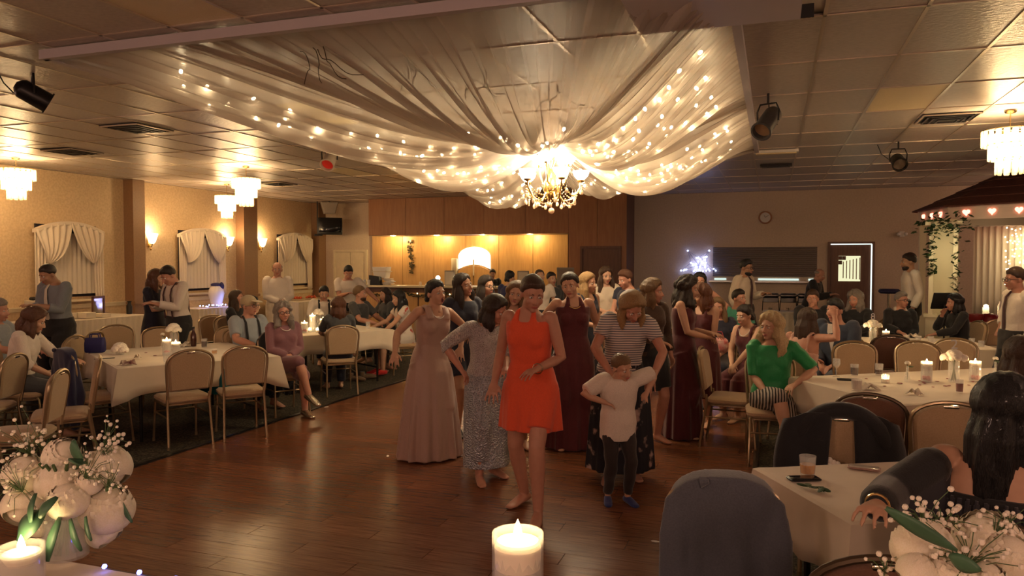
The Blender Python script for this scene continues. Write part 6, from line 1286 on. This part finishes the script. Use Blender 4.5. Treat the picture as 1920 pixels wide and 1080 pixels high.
# candle table
for n, (px, py, h) in enumerate(((571, 624, .15), (586, 622, .24), (606, 624, .2))): float_candle(on(px, py), ('short floating candle in the candle cluster', 'tallest floating candle in the candle cluster', 'middle height floating candle beside the auburn haired guest')[n], .045, h, 1.4, n != 1)
votive(on(580, 623), 'small votive in front of the candle cluster'); votive(on(596, 623), 'second votive at the front of the candle cluster'); vase_flowers(on(596, 615), 'glass vase of pale flowers behind the candle cluster', .22, .07)
tumbler(on(620, 621), 'amber glass near the auburn haired guest', m_amber, .035, .07); tumbler(on(546, 628), 'dark blue tumbler at the candle table', mat('blue_drink', (.01, .01, .05), .3)); tumbler(on(690, 616), 'clear tumbler before the bearded man'); petals(on(610, 615), 5, 'dark petals scattered on the candle table', .12)
# petal table
wg = thing('wine_glass', 'empty wine glass beside the lady in green', 'glass', on(1568, 706)); b = MB(); b.lathe([(0, 0), (.032, .002), (.004, .008), (.004, .07), (.02, .085), (.033, .11), (.03, .155), (.028, .155), (.03, .11), (0, .085)], 18); obj('glass', b, m_glass, wg)
tumbler(on(1602, 704), 'glass of cola behind the empty wine glass', m_cola); tumbler(on(1648, 703), 'half glass of cola across the petal table', m_cola, fill=.45)
float_candle(on(1737, 716), 'floating candle over a red rose between the bud vase and the tall vase'); float_candle(on(1828, 715), 'floating candle over a red rose between the tall vase and the tealight bowl'); votive(on(1660, 717), 'votive behind the dark brown near chair')
vase_flowers(on(1788, 716), 'tall glass vase of white blooms with a number two', .2, .07, '2'); bud_vase(on(1701, 716), 'slim bud vase with one white bloom on the petal table'); bud_vase(on(1866, 706), 'slim bud vase near the black hair')
tumbler(on(1606, 732), 'clear cup of ice on the petal table beside a crumpled napkin', m_nap, .04, .09, .9); napkin(on(1628, 730), 'crumpled napkin by the clear ice cup'); tumbler(on(1886, 736), 'clear tumbler by the brown haired guest'); tumbler(on(1895, 705), 'tall clear glass on the petal table by the tealight bowl', None, .045, .11); tumbler(on(1799, 736), 'glass of red drink beside the reaching hand', mat('red_drink', (.2, .02, .02), .2), .028, .1)
t = thing('tealight_bowl', 'gold tealight bowl glowing on the petal table', 'candle', on(1876, 718)); b = MB(); b.lathe([(0, 0), (.03, 0), (.05, .025), (.047, .035), (.028, .01), (0, .01)], 16); obj('bowl', b, m_gold, t); b = MB(); b.lathe([(0, .012), (.03, .014), (.03, .028), (0, .028)], 12); obj('wax', b, m_wax, t); link('flame', flame_me, t, (0, 0, .028)); point('candle_light', (0, 0, .09), 1.0, (1, .62, .28), .012, t)
petals(on(1745, 718), 22, 'dark red rose petals scattered over the petal table', .32); b = MB(); b.slab(rect_round(.17, .09, .01, 3), .012, 'xy', .003); tag(obj('wallet', b, m_black, loc=on(1590, 712)), 'black wallet beside the empty wine glass', 'wallet'); napkin(on(1715, 740), 'white folded napkin near the brown chair', m_nap, .05)
# far right table
vase_flowers(on(1636, 640), 'glass vase of white blooms with a number eight at the far table', .2, .075, '8'); float_candle(on(1604, 640), 'floating candle between the bow tie guest and the vase', h=.13); float_candle(on(1661, 640), 'floating candle before the elderly lady', h=.13)
for n, (px, py) in enumerate(((1700, 638), (1722, 640), (1745, 641), (1822, 645), (1840, 650))): tumbler(on(px, py), ('short clear glass before the elderly lady', 'clear glass next to the elderly lady\'s short glass', 'glass of pale drink before the woman in black', 'clear glass at the cake table end of the far table', 'wide clear glass at the corner of the far table')[n], m_water, .035, .07)
petals(on(1560, 645), 7, 'dark petals scattered on the far table', .25); napkin(on(1712, 632), 'heaped napkin on the far table', m_nap, .07)
# phone table
tumbler(on(1514, 890), 'rocks glass of amber drink on the phone table', m_amber, .038, .09, .55, 'rocks_glass')
def phone(p, rz, m, lab):
    t = thing('mobile_phone', lab, 'phone', p, rz); b = MB(); b.slab(rect_round(.145, .072, .012, 4), .009, 'xy', .003, off=(0, 0, .005)); obj('body', b, m, t); b = MB(); b.slab(rect_round(.13, .062, .006, 3), .002, 'xy', .0005, off=(0, 0, .0102)); obj('screen', b, mat('phone_glass', (.02, .018, .018), .1) if m is m_black else mat('phone_white', (.6, .52, .46), .2), t)
phone(on(1507, 899), R(24), m_black, 'black phone lying in front of the rocks glass'); phone(on(1620, 879), R(-10), mat('phone_pink', (.5, .32, .28), .3, metal=.4), 'rose white phone lying face down on the phone table')
t = thing('green_sprig', 'green leafy sprig dropped on the phone table', 'sprig', on(1530, 918)); b = MB(); b.tube([(-.06, .03, .008), (0, 0, .012), (.03, -.05, .008)], .0025, 5); obj('stem', b, m_stem, t)
for k in range(6): b = MB(); b.ell((0, 0, 0), (.032, .014, .003), 8, 5); obj('leaf', b, mat('leaf_dark', (.03, .07, .025), .5), t, (-.05 + .017 * k, .025 - .013 * k + (.012 if k % 2 else -.012), .012), (.2, .1, k * 1.1))
b = MB(); b.ell((0, 0, .034), (.034, .034, .034), 14, 10); flower_head(b, (0, 0, .034), .036, 30, False); tag(obj('paper_pompom', b, mat('pompom', (.52, .40, .34), .8), loc=on(1690, 899)), 'cream paper pompom on the phone table', 'pompom')
# pink bag on the lap of the blonde lady, scraps on the floor
lp = at(1346, 9.05); t = thing('pink_bag', 'pink and white floral bag on the blonde lady\'s lap', 'bag', (lp.x, lp.y, .66), tocam(lp)); b = MB(); b.slab(rect_round(.26, .18, .06, 5), .1, 'xz', .03, off=(0, 0, .09)); obj('body', b, mat('pink_floral', (.55, .12, .12), .7, col2=(.7, .5, .45), scale=16), t); b = MB(); b.tube([(-.08, 0, .17), (-.05, 0, .25), (.05, 0, .25), (.08, 0, .17)], .007, 6); obj('strap', b, mat('pink_strap', (.4, .05, .06), .6), t)
for n, (px, py) in enumerate(((1229, 1015), (612, 763), (727, 855))): p = onz(px, py, .004); b = MB(); b.ell((0, 0, 0), (.03, .012, .004), 8, 5); tag(obj('paper_scrap', b, m_white, loc=p, rot=(0, 0, n)), ('white paper scrap on the dance floor near the grey jacket', 'tiny scrap at the dance floor edge', 'tiny scrap by the mauve gown hem')[n], 'scrap')
for n, (px, py) in enumerate(((668, 714), (690, 710))): p = onz(px, py, 0); b = MB(); b.tube([(-.11, 0, .03), (0, 0, .04), (.1, 0, .03), (.14, 0, .025)], [(.035, .03), (.042, .04), (.045, .03), (.03, .02)], 10, round_ends=True); b.tube([(-.09, 0, .04), (-.09, 0, .11)], .04, 10); tag(obj('ankle_boot', b, mcol('boot_brown', (.14, .08, .04)), loc=p, rot=(0, 0, n * .9)), ('brown ankle boot under the auburn guest\'s chair', 'brown ankle boot lying beside its pair')[n], 'shoe')
# dark jacket hung behind the plum lady
cp = bpy.data.objects
for o in list(COL.objects):
    if o.get('label') == 'chair turned to the floor under the lady in plum': draped('dark coat over the chair of the lady in plum', o, m_blk, name='dark_coat', low=.15)
# ================================================================= FOREGROUND ON THE HEAD TABLE
HZ = 1.052
def gh(px, d): q = at(px, d); return Vector((q.x, q.y, HZ))
t = float_candle(gh(971, 1.34), 'glowing floating candle in a glass cylinder on the head table', .046, .215, 1.0, False)
b = MB(); b.lathe([(0, .15), (.04, .152), (.042, .19), (.036, .195), (.0, .188)], 24); obj('candle_disc', b, m_wax, t); t.children[0].name = 'glass_cylinder'
float_candle(gh(28, 1.62), 'second glowing candle cylinder beside the eucalyptus bouquet', .045, .085, .15, False)
m_peony = mat('peony', (.80, .74, .62), .6, sss=.15, col2=(.72, .66, .50), scale=18); m_leafg = mat('eucalyptus', (.05, .13, .07), .5, var=.2, scale=14)
def petal_mesh(r):
    n = 9; g = np.zeros((n, n, 3))
    for i in range(n):
        for j in range(n):
            u, v = (i / (n - 1) - .5) * 1.5, j / (n - 1) * 1.25; rr = r * (1 + .05 * math.sin(i * 1.9) * (v / 1.25) ** 2 + .06 * (v / 1.25) ** 3)
            a = u * (.45 + .75 * math.sin(min(1, v / 1.25 * 1.1) * 1.57)); g[i, j] = (rr * math.sin(a) * math.cos(v - .35), rr * math.cos(a) * math.cos(v - .35), rr * math.sin(v - .35) + .03 * r * math.sin(i * 2.3) * (v > .9))
    b = MB(); b.grid(g); return b.mesh('petal', (m_peony,))
PM = petal_mesh(1.0)
core = MB(); core.ell((0, 0, 0), 1, 14, 10); CORE = core.mesh('peony', (m_peony,))
def peony(parent, c, r, tilt):
    o = link('peony', CORE, parent, c); o.scale = (r * .86,) * 3; o.rotation_euler = tilt
    for ring, (n, sc, op) in enumerate(((5, 1.05, .02), (7, 1.16, .22), (9, 1.26, .50))):
        for k in range(n):
            q = link('petal', PM, o); q.scale = (sc, sc, sc * (.98 - .10 * ring)); q.rotation_euler = (-op, 0, 0); q.rotation_euler = (Matrix.Rotation(k * 2 * math.pi / n + ring * .5, 3, 'Z') @ Matrix.Rotation(-op + random.uniform(-.05, .05), 3, 'X')).to_euler()
def bouquet(base, lab, heads, leaves, d, breath, sprays, vr=.05, vh=.13):
    t = thing('peony_bouquet', lab, 'bouquet', base); bs = np.array(base)
    obj('glass_vase', cyl(vr, 0, vh, 22, .004), m_glass, t); b = MB(); b.lathe([(0, .005), (vr - .006, .005), (vr - .006, vh * .7), (0, vh * .7)], 16); obj('water', b, m_water, t)
    for k in range(12): a = k * 2.4; b = MB(); b.tube([(.03 * math.cos(a), .03 * math.sin(a), .01), (-.02 * math.cos(a), -.02 * math.sin(a), vh), (.05 * math.cos(a), .05 * math.sin(a), vh + .1)], .004, 6); obj('stem', b, m_stem, t)
    def loc(px, py, dd): q = at(px, dd); q.z = hz(py, dd); return tuple(np.array(q) - bs)
    for px, py, rp, dd in heads: peony(t, loc(px, py, d + dd), rp * (d + dd) / F * .86, (random.uniform(-.5, .9), random.uniform(-.5, .5), random.random() * 6))
    for (x0, y0, x1, y1, wd, dd) in leaves:
        p0, p1 = np.array(loc(x0, y0, d + dd)), np.array(loc(x1, y1, d + dd - .03)); w_ = wd * d / F; b = MB(); sd_ = unit(np.cross(p1 - p0, [0.3, 1, .2])); nn = unit(np.cross(sd_, p1 - p0)); g = np.zeros((9, 5, 3))
        for i in range(9):
            u = i / 8
            for j in range(5): v = (j - 2) / 2; g[i, j] = p0 + (p1 - p0) * u + sd_ * v * w_ * math.sin(math.pi * min(.98, u * .94 + .05)) ** .8 + nn * (.25 * w_ * v * v - .3 * w_ * math.sin(math.pi * u))
        b.grid(g); o = obj('leaf', b, m_leafg, t); o.modifiers.new('s', 'SOLIDIFY').thickness = .0012
    bb, st = MB(), MB()
    for (px, py, sp, n, dd) in sprays:
        c0 = np.array(loc(px, py, d + dd)); root = np.array(loc(px * .5 + heads[0][0] * .5, py + 70, d + dd))
        for k in range(n):
            q = c0 + np.array([random.gauss(0, 1), random.gauss(0, .5), random.gauss(0, .8)]) * sp * d / F; st.tube([root * .3 + c0 * .7, (c0 + q) / 2, q], .0007, 4); bb.ell(q, random.uniform(.0025, .0055), 6, 4)
    tag(obj('baby_breath', bb, m_pw, t), kind='stuff'); tag(obj('fine_stems', st, m_stem, t), kind='stuff')
    return t
gb_ = gh(112, 1.78)
bouquet(gb_, 'white peony bouquet with baby\'s breath and eucalyptus in a glass vase', [(108, 905, 50, 0), (118, 942, 42, -.06), (112, 858, 40, .02), (36, 890, 42, .0), (160, 908, 28, -.03), (192, 880, 50, .03), (192, 958, 54, .0), (40, 950, 46, .03), (185, 1000, 36, .02), (62, 985, 30, -.02)],
        [(150, 878, 128, 830, 24, .0), (150, 868, 122, 866, 14, -.08), (70, 960, 20, 1020, 26, -.1), (55, 930, 45, 985, 17, -.1), (95, 935, 62, 975, 18, -.12), (100, 975, 75, 1060, 18, -.1), (120, 980, 140, 1040, 16, -.1), (150, 975, 160, 1020, 12, -.1), (210, 930, 238, 985, 12, .0)], 1.78, 0,
        [(200, 818, 20, 20, .0), (40, 835, 30, 46, .02), (70, 830, 24, 30, .05), (20, 905, 30, 40, -.05), (160, 880, 30, 40, -.06), (205, 905, 22, 24, -.05), (190, 845, 22, 26, 0)])
bouquet(gh(1812, 1.14), 'white peony bouquet with a long leaf in front of the black haired woman', [(1738, 1030, 62, 0), (1862, 1018, 66, .03), (1735, 1085, 46, -.05), (1905, 1050, 52, -.02), (1800, 1085, 50, -.06), (1858, 1095, 46, -.08)],
        [(1668, 958, 1805, 1040, 14, -.07), (1790, 1050, 1850, 1078, 16, -.1)], 1.14, 0, [(1740, 970, 26, 30, 0), (1900, 985, 22, 26, 0), (1660, 1062, 18, 12, 0), (1800, 955, 12, 8, .02), (1780, 975, 20, 24, 0), (1830, 1055, 34, 50, -.08)], .05, .13)
bl = thing('blue_led_string', 'blue LED lights along the head table edge', 'string lights', (-1.42, 1.30, HZ)); b = MB(); b.ell((0, 0, 0), .006, 6, 4); hm2 = b.mesh('bulb', (glow('blue_led2', (.12, .15, 1.0), 8),)); b = MB(); b.tube([(.1 * k, .0, .006) for k in range(9)], .0015, 4); obj('wire', b, m_wire, bl)
for k in range(9): link('bulb', hm2, bl, (.1 * k, 0, .01))
flush()
